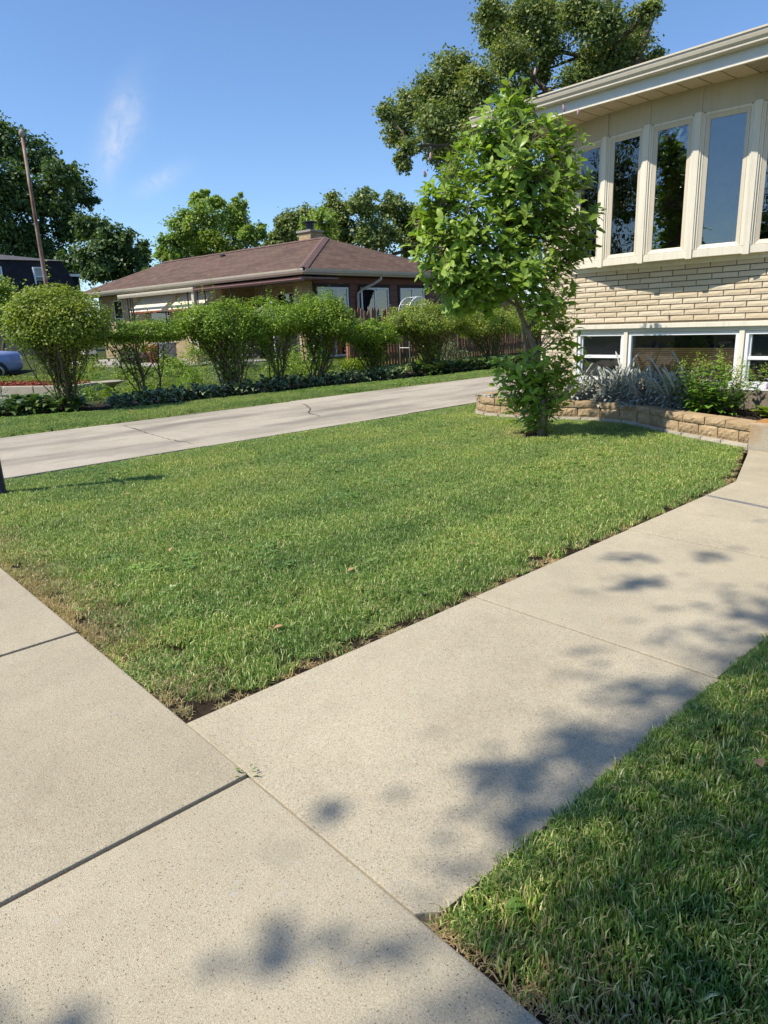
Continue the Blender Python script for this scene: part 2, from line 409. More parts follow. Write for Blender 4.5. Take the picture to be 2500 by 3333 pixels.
M_['dryleaf'] = leafmat('dry_leaf', (.30, .16, .08), (.42, .25, .14), (.5, .33, .2), .2, .7, .2, (1, 1, 1))
M_['weed'] = leafmat('weed_leaf', (.07, .14, .02), (.10, .19, .03), (.14, .24, .04), .35, .45, .4)
def lambmat():
    m = MT('lambs_ear'); r = m.island()
    c = m.ramp(r, [(0, (.25, .28, .225)), (.55, (.36, .39, .33)), (.88, (.46, .48, .42)), (1, (.40, .32, .24))])
    m.set(c, .95, m.bump(m.noise(m.pos(), 160, 3), .8, .01), spec=.1)
    m.p.inputs['Sheen Weight'].default_value = .35
    return m.m
M_['lamb'] = lambmat()
def hostamat():
    m = MT('variegated_hosta')
    at = m.n('ShaderNodeAttribute'); at.attribute_name = 'margin'
    g = m.ramp(m.island(), [(0, (.038, .09, .024)), (1, (.085, .16, .04))])
    w = (.55, .60, .38)
    c = m.mix(m.math('GREATER_THAN', at.outputs['Fac'], .5), g, w)
    m.set(c, .45, spec=.4); return m.m
M_['hosta'] = hostamat()
def grassmat(name, cols, dry):
    m = MT(name); r = m.island()
    col = m.ramp(r, cols)
    at = m.n('ShaderNodeAttribute'); at.attribute_type = 'INSTANCER'; at.attribute_name = 'dry'
    tn = m.n('ShaderNodeAttribute'); tn.attribute_type = 'INSTANCER'; tn.attribute_name = 'tone'
    sel = m.math('LESS_THAN', m.math('FRACT', m.math('MULTIPLY', r, 37.7)), at.outputs['Fac'])
    col = m.mix(sel, col, dry)
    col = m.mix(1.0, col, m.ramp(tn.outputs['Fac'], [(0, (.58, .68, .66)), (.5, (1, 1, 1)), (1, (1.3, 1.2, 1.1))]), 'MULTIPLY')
    m.set(col, .42, spec=.45)
    tr = m.n('ShaderNodeBsdfTranslucent'); m.l(m.mix(1.0, col, (1.2, 1.3, .7), 'MULTIPLY'), tr.inputs['Color'])
    ms = m.n('ShaderNodeMixShader'); ms.inputs['Fac'].default_value = .25
    m.l(m.p.outputs['BSDF'], ms.inputs[1]); m.l(tr.outputs['BSDF'], ms.inputs[2]); m.l(ms.outputs['Shader'], m.o.inputs['Surface'])
    return m.m
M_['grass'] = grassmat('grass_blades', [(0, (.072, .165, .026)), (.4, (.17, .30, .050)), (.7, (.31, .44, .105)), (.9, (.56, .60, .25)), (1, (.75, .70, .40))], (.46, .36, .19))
M_['clover'] = grassmat('clover_leaves', [(0, (.10, .21, .04)), (.6, (.16, .29, .055)), (1, (.23, .37, .08))], (.3, .25, .12))
def blockmat(name, c0, c1):
    m = MT(name); v = m.pos()
    n1 = m.noise(v, 7, 5); n2 = m.noise(v, 90, 4, .65)
    c = m.mix(m.ramp(n1, [(.3, 0.0), (.7, 1.0)]), c0, c1)
    c = m.mix(1.0, c, m.ramp(n2, [(.3, .8), (.7, 1.15)]), 'MULTIPLY')
    c = m.mix(1.0, c, m.ramp(m.orand(), [(0, .82), (1, 1.05)]), 'MULTIPLY')
    m.set(c, .9, m.bump(n2, .6, .008), spec=.2); return m.m
M_['block'] = blockmat('tan_block', (.37, .26, .15), (.47, .35, .215))
M_['baseblk'] = blockmat('grey_block', (.38, .34, .27), (.46, .41, .33))
def stepmat():
    m = MT('stained_concrete'); v = m.pos()
    n1 = m.noise(v, 5, 5); n2 = m.noise(v, 120, 4, .65)
    sp = m.n('ShaderNodeSeparateXYZ'); m.l(v, sp.inputs['Vector'])
    hz = m.math('MULTIPLY', m.ramp(n1, [(.36, 0.0), (.58, 1.0)]), m.ramp(m.math('MULTIPLY', sp.outputs['Z'], 3.3), [(.15, 0.0), (.85, 1.0)]))
    c = m.mix(hz, (.40, .35, .27), (.38, .19, .055))
    c = m.mix(1.0, c, m.ramp(n2, [(.3, .75), (.7, 1.2)]), 'MULTIPLY')
    m.set(c, .9, m.bump(n2, .6, .006), spec=.2); return m.m
M_['step'] = stepmat()

# ------------------------------------------------------------------ ground, road, paving
g = MB().prism([(-400,-400),(400,-400),(400,400),(-400,400)], -1.0, -.085).build('ground', M_['turf']); struct(g)
rd = MB().prism([(-200,-12),(200,-12),(200,-3.6),(-200,-3.6)], -.3, -.07).build('road', M_['asphalt']); struct(rd)
kb = MB().box(-200, 200, -3.6, -3.45, -.2, .02).build('kerb', M_['patio']); struct(kb)
def slab(name, poly, z1, mat, parent, bev=.006, z0=-.12):
    o = MB().prism(poly, z0, z1).mesh(name, mat, False, bev); return link(name, o, parent)
sw = link('sidewalk', None); struct(sw)
jx = [-12.43, -10.9, -9.37, -7.84, -6.31, -4.79, -3.262, -1.733, -.2, 1.33, 2.86, 4.4]
zz = [.0, .0, .0, .0, .010, .011, .006, .0, .004, 0, 0]
for i in range(len(jx)-1):
    slab('paving_slab', [(jx[i]+.0045,-.60),(jx[i+1]-.0045,-.60),(jx[i+1]-.0045,.923),(jx[i]+.0045,.923)], zz[i], M_['concrete'], sw, .006)
wk = link('walkway', None); struct(wk)
def wl(y): return -2.165 if y <= 5.8 else -2.165 - (y-5.8)*.305
ys = [.925, 2.54, 4.08, 5.24, 5.84, 7.24]
for i in range(5):
    a, b = ys[i]+.004, ys[i+1]-.004
    poly = [(-.945,a),(-.935,b),(wl(b),b),(wl(a),a)]
    if i == 0: poly = [(-.985,a),(-.972,a+.02),(-.942,a+.05),(-.935,b),(wl(b),b),(wl(a),a)]
    slab('paving_slab', poly, [-.003,.0,.003,.005,.006][i], M_['walk'], wk, .004)
sl = MB().prism([(-2.15,5.225),(-1.85,5.165),(-1.5,5.10),(-1.2,5.08),(-.97,5.04),(-.97,5.06),(-1.2,5.105),(-1.5,5.13),(-1.85,5.20),(-2.15,5.25)], .001, .0075).build('joint_sealant', plain('grey_sealant', (.16,.16,.165), .7), wk)
dr = link('driveway', None); struct(dr)
dy = [-3.4, .92, 4.0, 7.42, 10.9, 14.4, 18, 22, 27]
for i in range(len(dy)-1):
    if i == 0: continue
    a, b = dy[i]+.005, dy[i+1]-.005
    slab('paving_slab', [(-7.66,a),(-7.66,b),(-10.86,b),(-10.86,a)], [.0,.004,.0,.006,.0,.003,.0,.0][i], M_['drive'], dr, .01)
slab('paving_slab', [(-7.3,-3.4),(-7.66,-.61),(-10.86,-.61),(-11.2,-3.4)], 0, M_['drive'], dr)
def crack(pts, w, name='crack', z=.0075):
    m = MB(); rr = random.Random(len(pts)*7+int(pts[0][0]*10)); P = []
    for i in range(len(pts)-1):
        n = 9
        for k in range(n):
            t = k/n; P.append((pts[i][0]*(1-t)+pts[i+1][0]*t + rr.uniform(-.02,.02), pts[i][1]*(1-t)+pts[i+1][1]*t + rr.uniform(-.02,.02)))
    P.append(pts[-1])
    for i in range(len(P)-1):
        d = Vector((P[i+1][0]-P[i][0], P[i+1][1]-P[i][1])).normalized(); nx, ny = -d.y*w*rr.uniform(.5,1.3), d.x*w*rr.uniform(.5,1.3)
        m.add([(P[i][0]-nx,P[i][1]-ny,z),(P[i+1][0]-nx,P[i+1][1]-ny,z),(P[i+1][0]+nx,P[i+1][1]+ny,z),(P[i][0]+nx,P[i][1]+ny,z)], [(0,1,2,3)])
    return m.build(name, M_['soil'], dr)
crack([(-10.5,4.12),(-9.6,4.02),(-8.7,3.93),(-7.9,3.95)], .005)
crack([(-10.3,7.36),(-9.6,7.0),(-9.1,6.6),(-8.6,6.45)], .006)
crack([(-9.6,7.0),(-9.9,6.7),(-9.95,6.3)], .005)

# soil beds for the two lawns (slightly crowned sheets) and the verge
def sheet(name, poly, z, mat, crown=0.0, step=.35):
    """triangulated grid sheet over a polygon with a gentle crown"""
    bm = bmesh.new(); vs_ = [bm.verts.new((x,y,z)) for x,y in poly]; f = bm.faces.new(vs_)
    bmesh.ops.triangulate(bm, faces=[f]); bmesh.ops.subdivide_edges(bm, edges=bm.edges[:], cuts=6, use_grid_fill=True)
    me = bpy.data.meshes.new(name); bm.to_mesh(me); bm.free(); me.materials.append(mat)
    return struct(link(name, me))
WALL = [(-6.98,8.80),(-7.05,8.42),(-6.80,8.05),(-6.45,7.93),(-5.98,7.95),(-5.46,8.13),(-4.92,8.32),(-4.38,8.24),(-3.75,7.86),(-3.1,7.60),(-2.66,7.42)]
lawn_poly = [(-7.645,.915),(-2.18,.915),(-2.18,5.8),(-2.64,7.22),(-2.66,7.42)] + WALL[::-1][1:-1] + [(-6.98,8.9),(-7.0,20),(-7.64,20)]
sheet('front_lawn_soil', lawn_poly, -.03, M_['soil'])
lawn2_poly = [(-.93,.915),(7,.915),(7,7.2),(-.93,7.2)]
sheet('side_lawn_soil', lawn2_poly, -.014, M_['soil'])
verge_poly = [(-10.89,.935),(-10.89,24),(-14.6,24),(-14.6,.935)]
sheet('verge_soil', verge_poly, -.03, M_['soil'])
def yardz(x, y): return -.03+.36*np.clip((-14.6-x)/3.0,0,1)*np.clip((y-5.5)/2.5,0,1)
_gx = np.linspace(-14.62,-42,60); _gy = np.linspace(.9,24,50); _X, _Y = np.meshgrid(_gx,_gy,indexing='ij')
_V = np.stack([_X,_Y,yardz(_X,_Y)],2).reshape(-1,3); _i = np.arange(59)[:,None]*50+np.arange(49)[None]; _i = _i.ravel()
struct(link('neighbour_yard', npmesh('neighbour_yard', _V, np.stack([_i+1,_i+51,_i+50,_i],1)[:,::-1], M_['turf'])))
pk = [(-7.2,-3.4),(7,-3.4),(7,-.62),(-7.2,-.62)]
sheet('parkway', pk, -.03, M_['turf'])

# ------------------------------------------------------------------ grass (stuff, instanced blades)
def pip(px, py, poly):
    inside = np.zeros(len(px), bool); n = len(poly)
    for i in range(n):
        x1,y1 = poly[i]; x2,y2 = poly[(i+1)%n]
        c = ((y1 > py) != (y2 > py)) & (px < (x2-x1)*(py-y1)/(y2-y1+1e-12)+x1)
        inside ^= c
    return inside
def edge_dist(px, py, poly):
    d = np.full(len(px), 1e9); n = len(poly)
    for i in range(n):
        a = np.array(poly[i]); b = np.array(poly[(i+1)%n]); ab = b-a
        t = np.clip(((px-a[0])*ab[0]+(py-a[1])*ab[1])/max(ab@ab,1e-9),0,1)
        d = np.minimum(d, np.hypot(px-a[0]-t*ab[0], py-a[1]-t*ab[1]))
    return d
def vnoise(x, y, s, seed):
    r = np.random.default_rng(seed); G = r.random((64,64)); x = x*s+100; y = y*s+100
    xi, yi = np.floor(x).astype(int), np.floor(y).astype(int); fx, fy = x-xi, y-yi; fx = fx*fx*(3-2*fx); fy = fy*fy*(3-2*fy)
    g_ = lambda i,j: G[i%64, j%64]
    return (g_(xi,yi)*(1-fx)+g_(xi+1,yi)*fx)*(1-fy)+(g_(xi,yi+1)*(1-fx)+g_(xi+1,yi+1)*fx)*fy
def blades(n, rad, h0, h1, w0, w1, lean, r):
    a = r.random(n)*2*np.pi; q = rad*np.sqrt(r.random(n)); bx, by = q*np.cos(a), q*np.sin(a)
    h = r.uniform(h0, h1, n); w = r.uniform(w0, w1, n); t = r.random(n)*2*np.pi
    l = np.abs(r.normal(0, lean, n))*h; lx, ly = l*np.cos(t), l*np.sin(t)
    s = t + np.pi/2 + r.normal(0,.6,n); sx, sy = np.cos(s)*w/2, np.sin(s)*w/2
    V = np.zeros((n,5,3))
    V[:,0] = np.stack([bx-sx,by-sy,np.zeros(n)],1); V[:,1] = np.stack([bx+sx,by+sy,np.zeros(n)],1)
    mx, my, mz = bx+lx*.35, by+ly*.35, h*.6
    V[:,2] = np.stack([mx+sx*.85,my+sy*.85,mz],1); V[:,3] = np.stack([mx-sx*.85,my-sy*.85,mz],1)
    drop = 1-.35*np.clip(l/h,0,1.4)
    V[:,4] = np.stack([bx+lx,by+ly,h*drop],1)
    o = np.arange(n)[:,None]*5
    T = np.concatenate([o+np.array([[0,1,2]]), o+np.array([[0,2,3]]), o+np.array([[3,2,4]])],0)
    return V.reshape(-1,3), T
def clover(n, rad, r):
    V = []; T = []
    for i in range(n):
        a = r.random()*6.28; q = rad*math.sqrt(r.random()); c = np.array([q*math.cos(a), q*math.sin(a), r.uniform(.012,.032)])
        ph = r.random()*6.28; s = r.uniform(.007,.012); tl = r.normal(0,.3,2)
        for k in range(3):
            t = ph+k*2.094; d = np.array([math.cos(t),math.sin(t),0]); e = np.array([-d[1],d[0],0])
            pts = [c, c+d*s-e*s*.75, c+d*s*1.9-e*s*.3, c+d*s*1.9+e*s*.3, c+d*s+e*s*.75]
            o = len(V)
            for p in pts:
                dz = (p-c)@np.array([tl[0],tl[1],0]); V.append(p+np.array([0,0,dz+.002]))
            T += [(o,o+1,o+2),(o,o+2,o+3),(o,o+3,o+4)]
    return np.array(V), np.array(T)
def tuftcol(name, specs):
    c = bpy.data.collections.new(name)
    for i, (V, T, mat) in enumerate(specs):
        me = npmesh('%s_%02d' % (name, i), V, T, mat); o = bpy.data.objects.new('%s_%02d' % (name, i), me); c.objects.link(o)
    return c
gr = np.random.default_rng(11)
specs = [(*blades(230, .10, .012, .044, .0022, .0048, .8, gr), M_['grass']) for _ in range(7)] + [(*clover(24, .07, gr), M_['clover']) for _ in range(2)] + [(*blades(40, .03, .016, .042, .0024, .0040, .8, gr), M_['grass']) for _ in range(3)]
TUFTS = tuftcol('tuft', specs)
TUFTS2 = tuftcol('upright_tuft', [(*blades(230, .10, .020, .050, .0028, .0052, .42, gr), M_['grass']) for _ in range(7)] + specs[7:9] + [(*blades(40, .03, .016, .045, .0026, .0044, .5, gr), M_['grass']) for _ in range(3)])
def gn_instancer(o, coll):
    ng = bpy.data.node_groups.new('scatter', 'GeometryNodeTree')
    ng.interface.new_socket('Geometry', in_out='INPUT', socket_type='NodeSocketGeometry'); ng.interface.new_socket('Geometry', in_out='OUTPUT', socket_type='NodeSocketGeometry')
    i_, o_ = ng.nodes.new('NodeGroupInput'), ng.nodes.new('NodeGroupOutput')
    ip = ng.nodes.new('GeometryNodeInstanceOnPoints'); ci = ng.nodes.new('GeometryNodeCollectionInfo')
    ci.inputs['Collection'].default_value = coll; ci.inputs['Separate Children'].default_value = True; ci.inputs['Reset Children'].default_value = True
    def at(nm, ty):
        a = ng.nodes.new('GeometryNodeInputNamedAttribute'); a.data_type = ty; a.inputs['Name'].default_value = nm; return a.outputs['Attribute']
    ng.links.new(i_.outputs[0], ip.inputs['Points']); ng.links.new(ci.outputs[0], ip.inputs['Instance'])
    ip.inputs['Pick Instance'].default_value = True
    ng.links.new(at('var','INT'), ip.inputs['Instance Index']); ng.links.new(at('rot','FLOAT_VECTOR'), ip.inputs['Rotation']); ng.links.new(at('scl','FLOAT_VECTOR'), ip.inputs['Scale'])
    ng.links.new(ip.outputs[0], o_.inputs[0])
    md = o.modifiers.new('scatter', 'NODES'); md.node_group = ng
def grass(name, label, poly, dens, zf, cloverp, edge_dry, seed, soil_gap=.03, near=None, hscale=1.0, bare=None, edge_n=160, wscale=1.0, gapf=None, tufts=None, gapkeep=.4):
    r = np.random.default_rng(seed)
    xs = [p[0] for p in poly]; ysx = [p[1] for p in poly]; area = (max(xs)-min(xs))*(max(ysx)-min(ysx))
    sp = 1/math.sqrt(dens); gx_, gy_ = np.meshgrid(np.arange(min(xs),max(xs),sp), np.arange(min(ysx),max(ysx),sp), indexing='ij')
    px = gx_.ravel()+r.uniform(-.7,.7,gx_.size)*sp; py = gy_.ravel()+r.uniform(-.7,.7,gx_.size)*sp
    k = pip(px, py, poly); px, py = px[k], py[k]
    # extra small tufts along the borders
    ex, ey = [], []
    for i in range(len(poly)):
        (x1,y1),(x2,y2) = poly[i], poly[(i+1)%len(poly)]; L = math.hypot(x2-x1,y2-y1); q = int(L*edge_n)
        t = r.random(q); ex.append(x1+(x2-x1)*t+r.normal(0,.05,q)); ey.append(y1+(y2-y1)*t+r.normal(0,.05,q))
    ex, ey = np.concatenate(ex), np.concatenate(ey); k = pip(ex,ey,poly); ex, ey = ex[k], ey[k]
    n0 = len(px); px = np.concatenate([px,ex]); py = np.concatenate([py,ey])
    ed = edge_dist(px, py, poly)
    small = np.arange(len(px)) >= n0
    dx_, dy_ = px, py
    dist = np.hypot(dx_, dy_)
    keep = (ed > soil_gap)
    if near is not None: keep &= r.random(len(px)) < np.clip(near/dist, .25, 1)
    gapm = np.zeros(len(px), bool)
    if gapf is not None:
        gapm = ~gapf(px, py, r); keep &= (~gapm) | (r.random(len(px)) < gapkeep)
    if bare is not None: keep &= ~((np.hypot(px-bare[0], py-bare[1]) < bare[2]*(.6+.6*r.random(len(px)))))
    px, py, ed, small, gapm = px[keep], py[keep], ed[keep], small[keep], gapm[keep]; m = len(px)
    big = (ed > .10) & ~small & ~gapm
    n1 = vnoise(px, py, 1.4, seed+1); n2 = vnoise(px, py, 4.5, seed+2); n3 = vnoise(px, py, .9, seed+3)
    ncl = (n1 > .60) & (r.random(m) < cloverp*np.clip((n1-.6)*6,0,1)) & big
    px, py, ed, small, gapm, big, n1, n2, n3 = [np.concatenate([q, q[ncl]]) for q in (px, py, ed, small, gapm, big, n1, n2, n3)]; m0 = m; m = len(px); isclo = np.arange(m) >= m0

    var = np.where(isclo, r.integers(7,9,m), np.where(big, r.integers(0,7,m), r.integers(9,12,m)))
    sx = r.uniform(.85,1.15,m)*wscale; hz = (.78+.5*n2)*hscale*np.where(big, 1, .85)
    dry = np.clip(.02+.12*np.clip(n2-.5,0,1)+.14*np.clip(n3-.55,0,1), 0, .5)
    dry = np.maximum(dry, edge_dry(px, py, ed, r)); dry = np.where(gapm, .92, dry); hz = np.where(gapm, hz*.45, hz)
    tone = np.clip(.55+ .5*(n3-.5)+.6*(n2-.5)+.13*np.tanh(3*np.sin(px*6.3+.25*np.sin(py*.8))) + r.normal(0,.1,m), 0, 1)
    me = bpy.data.meshes.new(name); me.vertices.add(m)
    co = np.stack([px,py,zf(px,py,ed)],1).astype(np.float32); me.vertices.foreach_set('co', co.ravel())
    def A(nm, ty, v, key):
        a = me.attributes.new(nm, ty, 'POINT'); a.data.foreach_set(key, np.ascontiguousarray(v).ravel())
    A('var','INT', var.astype(np.int32),'value')
    A('rot','FLOAT_VECTOR', np.stack([r.normal(0,.08,m), r.normal(0,.08,m), r.uniform(0,6.28,m)],1).astype(np.float32),'vector')
    A('scl','FLOAT_VECTOR', np.stack([sx,sx,hz],1).astype(np.float32),'vector')
    A('dry','FLOAT', dry.astype(np.float32),'value'); A('tone','FLOAT', tone.astype(np.float32),'value')
    me.materials.append(M_['grass'])
    o = link(name, me); tag(o, label, 'grass', kind='stuff'); gn_instancer(o, tufts or TUFTS); return o
def ed_front(px, py, ed, r):
    d = np.clip(1.15-(py-.95)/.30, 0, 1)*np.clip((vnoise(px,py,3,77)+.05)*2.0,.25,1)
    d2 = np.clip(1-(-2.2-px)/.16,0,1)*.5*vnoise(px,py,6,78)
    d3 = np.clip(1-np.hypot(px+5.05,py-6.75)/.55,0,1)*.5
    return np.clip(np.maximum(np.maximum(d*.92, d2), d3),0,.95)
def ed_side(px, py, ed, r):
    return np.clip(np.clip(1-(py-.95)/.22,0,1)*.8*vnoise(px,py,4,79)*1.6, .015, .9)
def ed_none(px, py, ed, r): return np.zeros(len(px))+.03
zfl = lambda x,y,e: -.03+.028*np.clip(e/.35,0,1)
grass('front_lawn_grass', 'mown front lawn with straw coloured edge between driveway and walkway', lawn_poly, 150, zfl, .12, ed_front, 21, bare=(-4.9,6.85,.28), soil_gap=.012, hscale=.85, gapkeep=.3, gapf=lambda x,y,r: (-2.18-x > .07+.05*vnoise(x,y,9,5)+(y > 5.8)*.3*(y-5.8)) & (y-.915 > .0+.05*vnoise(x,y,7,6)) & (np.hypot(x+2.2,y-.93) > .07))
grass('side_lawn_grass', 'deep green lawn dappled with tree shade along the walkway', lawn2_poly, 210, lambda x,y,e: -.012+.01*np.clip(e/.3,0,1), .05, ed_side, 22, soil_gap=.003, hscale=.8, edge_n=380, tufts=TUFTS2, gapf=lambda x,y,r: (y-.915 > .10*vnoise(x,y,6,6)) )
strip_poly = [(-10.9,.95),(-10.9,24),(-12.0,24),(-12.2,12.6),(-12.55,9.5),(-12.75,7),(-12.85,4.7),(-13.5,3.2),(-14.2,.95)]
grass('verge_grass', 'bright green grass and clover strip beyond the driveway', strip_poly, 95, lambda x,y,e: -.02+.03*np.clip(e/.3,0,1), 1.0, ed_none, 23, hscale=1.2)
yardg = [(-14.7,5.5),(-14.7,20),(-16.4,20),(-16.9,13),(-20,9.5),(-21,7.0),(-18,6.2)]
grass('neighbour_lawn_grass', 'sunny patch of lawn behind the hedge shrubs', yardg, 45, lambda x,y,e: yardz(x,y), .2, ed_none, 24, hscale=1.3)

# ------------------------------------------------------------------ the cream brick house
HX, HY = -6.21, 8.80
house = empty('brick_house', (-2, 13, 0), 'cream brick house with bow window and wide eaves behind the garden bed', 'house')
def H(o): o.parent = house; o.matrix_parent_inverse = Matrix.Translation((2,-13,0)); return o
def hbox(name, mat, *b, bevel=0): return H(MB().box(*b).build(name, mat, None, bevel=bevel))
# backing walls (mortar plane); openings are left for the windows
w = MB().box(HX+.012, -5.66, HY+.017, HY+.3, -.1, 3.76).box(-5.66, -2.0, HY+.017, HY+.3, 1.215, 1.96).box(-5.66, -2.0, HY+.017, HY+.3, -.1, .47)
w.box(-5.66, -5.60, HY+.017, HY+.3, .47, 1.215)
H(w.build('mortar_wall', M_['mortar']))
fw = uvbox(MB().box(-1.98, 6.0, HY, HY+.3, -.1, 3.76).build('wall', M_['wallbrick'])); H(fw)
swl = uvbox(MB().box(HX, HX+.3, HY+.32, HY+9.5, -.1, 3.76).build('wall', M_['wallbrick'])); H(swl)
bwl = uvbox(MB().box(HX+.32, 6.0, HY+9.2, HY+9.5, -.1, 3.76).build('wall', M_['wallbrick'])); H(bwl)
def rough_block(name, L, D_, Hh, mat, nx=6, nz=3, amp=.003, seed=0, bulge=0, taper=0):
    """block with a split front face (front = -y), origin at lower left front corner"""
    r = np.random.default_rng(seed); V = []; Fc = []
    for j in range(nz+1):
        for i in range(nx+1):
            u_, v_ = i/nx, j/nz
            e = min(u_,1-u_,v_,1-v_)
            y = -amp*r.uniform(-.5,1) if e > 0 else .004
            y -= bulge*math.sin(math.pi*u_)**.5*math.sin(math.pi*v_)**.5 if e > 0 else 0
            V.append((u_*L + (r.uniform(-.25,.25)*L/nx if 0 < i < nx and 0 < j < nz else 0), y, v_*Hh))
    for j in range(nz):
        for i in range(nx):
            a = j*(nx+1)+i; Fc.append((a,a+1,a+nx+2,a+nx+1))
    o = len(V); V += [(taper,D_,0),(L-taper,D_,0),(L-taper,D_,Hh),(taper,D_,Hh)]
    bot = [i for i in range(nx+1)]; top = [nz*(nx+1)+i for i in range(nx+1)]; lf = [j*(nx+1) for j in range(nz+1)]; rt = [j*(nx+1)+nx for j in range(nz+1)]
    Fc += [tuple(bot[::-1]+[o,o+1]), tuple(top+[o+2,o+3]), tuple(lf+[o+3,o]), tuple(rt[::-1]+[o+1,o+2]), (o+1,o,o+3,o+2)]
    me = bpy.data.meshes.new(name); me.from_pydata(V, [], Fc); me.materials.append(mat); me.update(); return me
BP, BH_, JT = .305, .0677, .0115
bmesh_full = [rough_block('brick', 1, .05, BH_-JT, M_['brick'], 5, 2, .002, k) for k in range(4)]
def brick_area(x0, x1, r0, r1):
    for rI in range(r0, r1):
        z = .10 + rI*BH_; off = (0 if rI % 2 else .5)*BP + (.03 if rI % 3 == 0 else 0)
        k = math.floor((x0-off)/BP)-1
        while k*BP+off < x1:
            a, b = k*BP+off, k*BP+off+BP-JT; a, b = max(a,x0), min(b,x1); k += 1
            if b-a < .03: continue
            o = link('brick', rnd.choice(bmesh_full), None, (a, HY+rnd.uniform(-.003,.002), z), None, (b-a,1,1)); H(o)
brick_area(HX, -5.665, 0, 28)
brick_area(HX, -5.755, 28, 54)
brick_area(-5.66, -2.0, 17, 27)
# roof, eaves
EY, EX, ZS = 8.10, -6.76, 3.77          # fascia plane, left eave, soffit height
rf = MB()
rp = [(EX-.12,EY-.11,3.975),(6.8,EY-.11,3.975),(6.8,HY+10.1,3.975),(EX-.12,HY+10.1,3.975)]
rg = [(-1.6,13.45,5.55),(1.6,13.45,5.55)]
rf.add(rp+rg, [(0,1,5,4),(1,2,5),(2,3,4,5),(3,0,4)])
H(uvbox(rf.build('roof', M_['shingle3'])))
H(MB().box(EX,6.7,EY,EY+.025,ZS-.004,3.95).box(EX,EX+.025,EY+.026,HY+10,ZS-.004,3.95).build('fascia', plain('fascia_grey', (.60,.60,.56), .4, .04)))
H(MB().box(EX,6.7,EY-.006,EY+.03,ZS-.022,ZS-.0045).build('fascia_lip', M_['trim']))
gp = [(0,0),(.075,0),(.085,.012),(.085,.03),(.105,.055),(.115,.085),(.115,.105),(.128,.108),(.128,.125),(.112,.125),(.10,.11),(.09,.06),(.07,.02),(0,.02)]
H(MB().extr([(a,b) for a,b in gp], (EX-.10,EY-.001,3.875), (6.7,EY-.001,3.875)).build('gutter', M_['gutter']))
H(MB().extr([(a,b) for a,b in gp], (EX-.001,HY+10,3.875), (EX-.001,EY-.10,3.875)).build('gutter', M_['gutter']))
# soffit panels
spm = MB().box(.006,.228,0,.98,.0,.012).box(-.006,.006,0,.98,.007,.012).mesh('soffit_panel', M_['soffit'])
vent = MT('soffit_vent'); vv = vent.n('ShaderNodeTexVoronoi'); vv.inputs['Scale'].default_value = 90; vent.l(vent.obj(), vv.inputs['Vector'])
vent.set(vent.mix(vent.math('LESS_THAN', vv.outputs['Distance'], .33), (.45,.38,.28), (.05,.045,.04)), .6)
vpm = MB().box(.004,.236,0,.98,.0,.012).mesh('soffit_vent_panel', vent.m)
x = EX+.03; i = 0
while x < 3:
    v_ = i in (14,15)
    H(link('soffit_vent_panel' if v_ else 'soffit_panel', vpm if v_ else spm, None, (x, EY+.03, ZS-.001))); x += .24; i += 1
H(MB().box(3.05,6.7,EY+.03,HY,ZS,ZS+.012).build('soffit_panel', M_['soffit']))
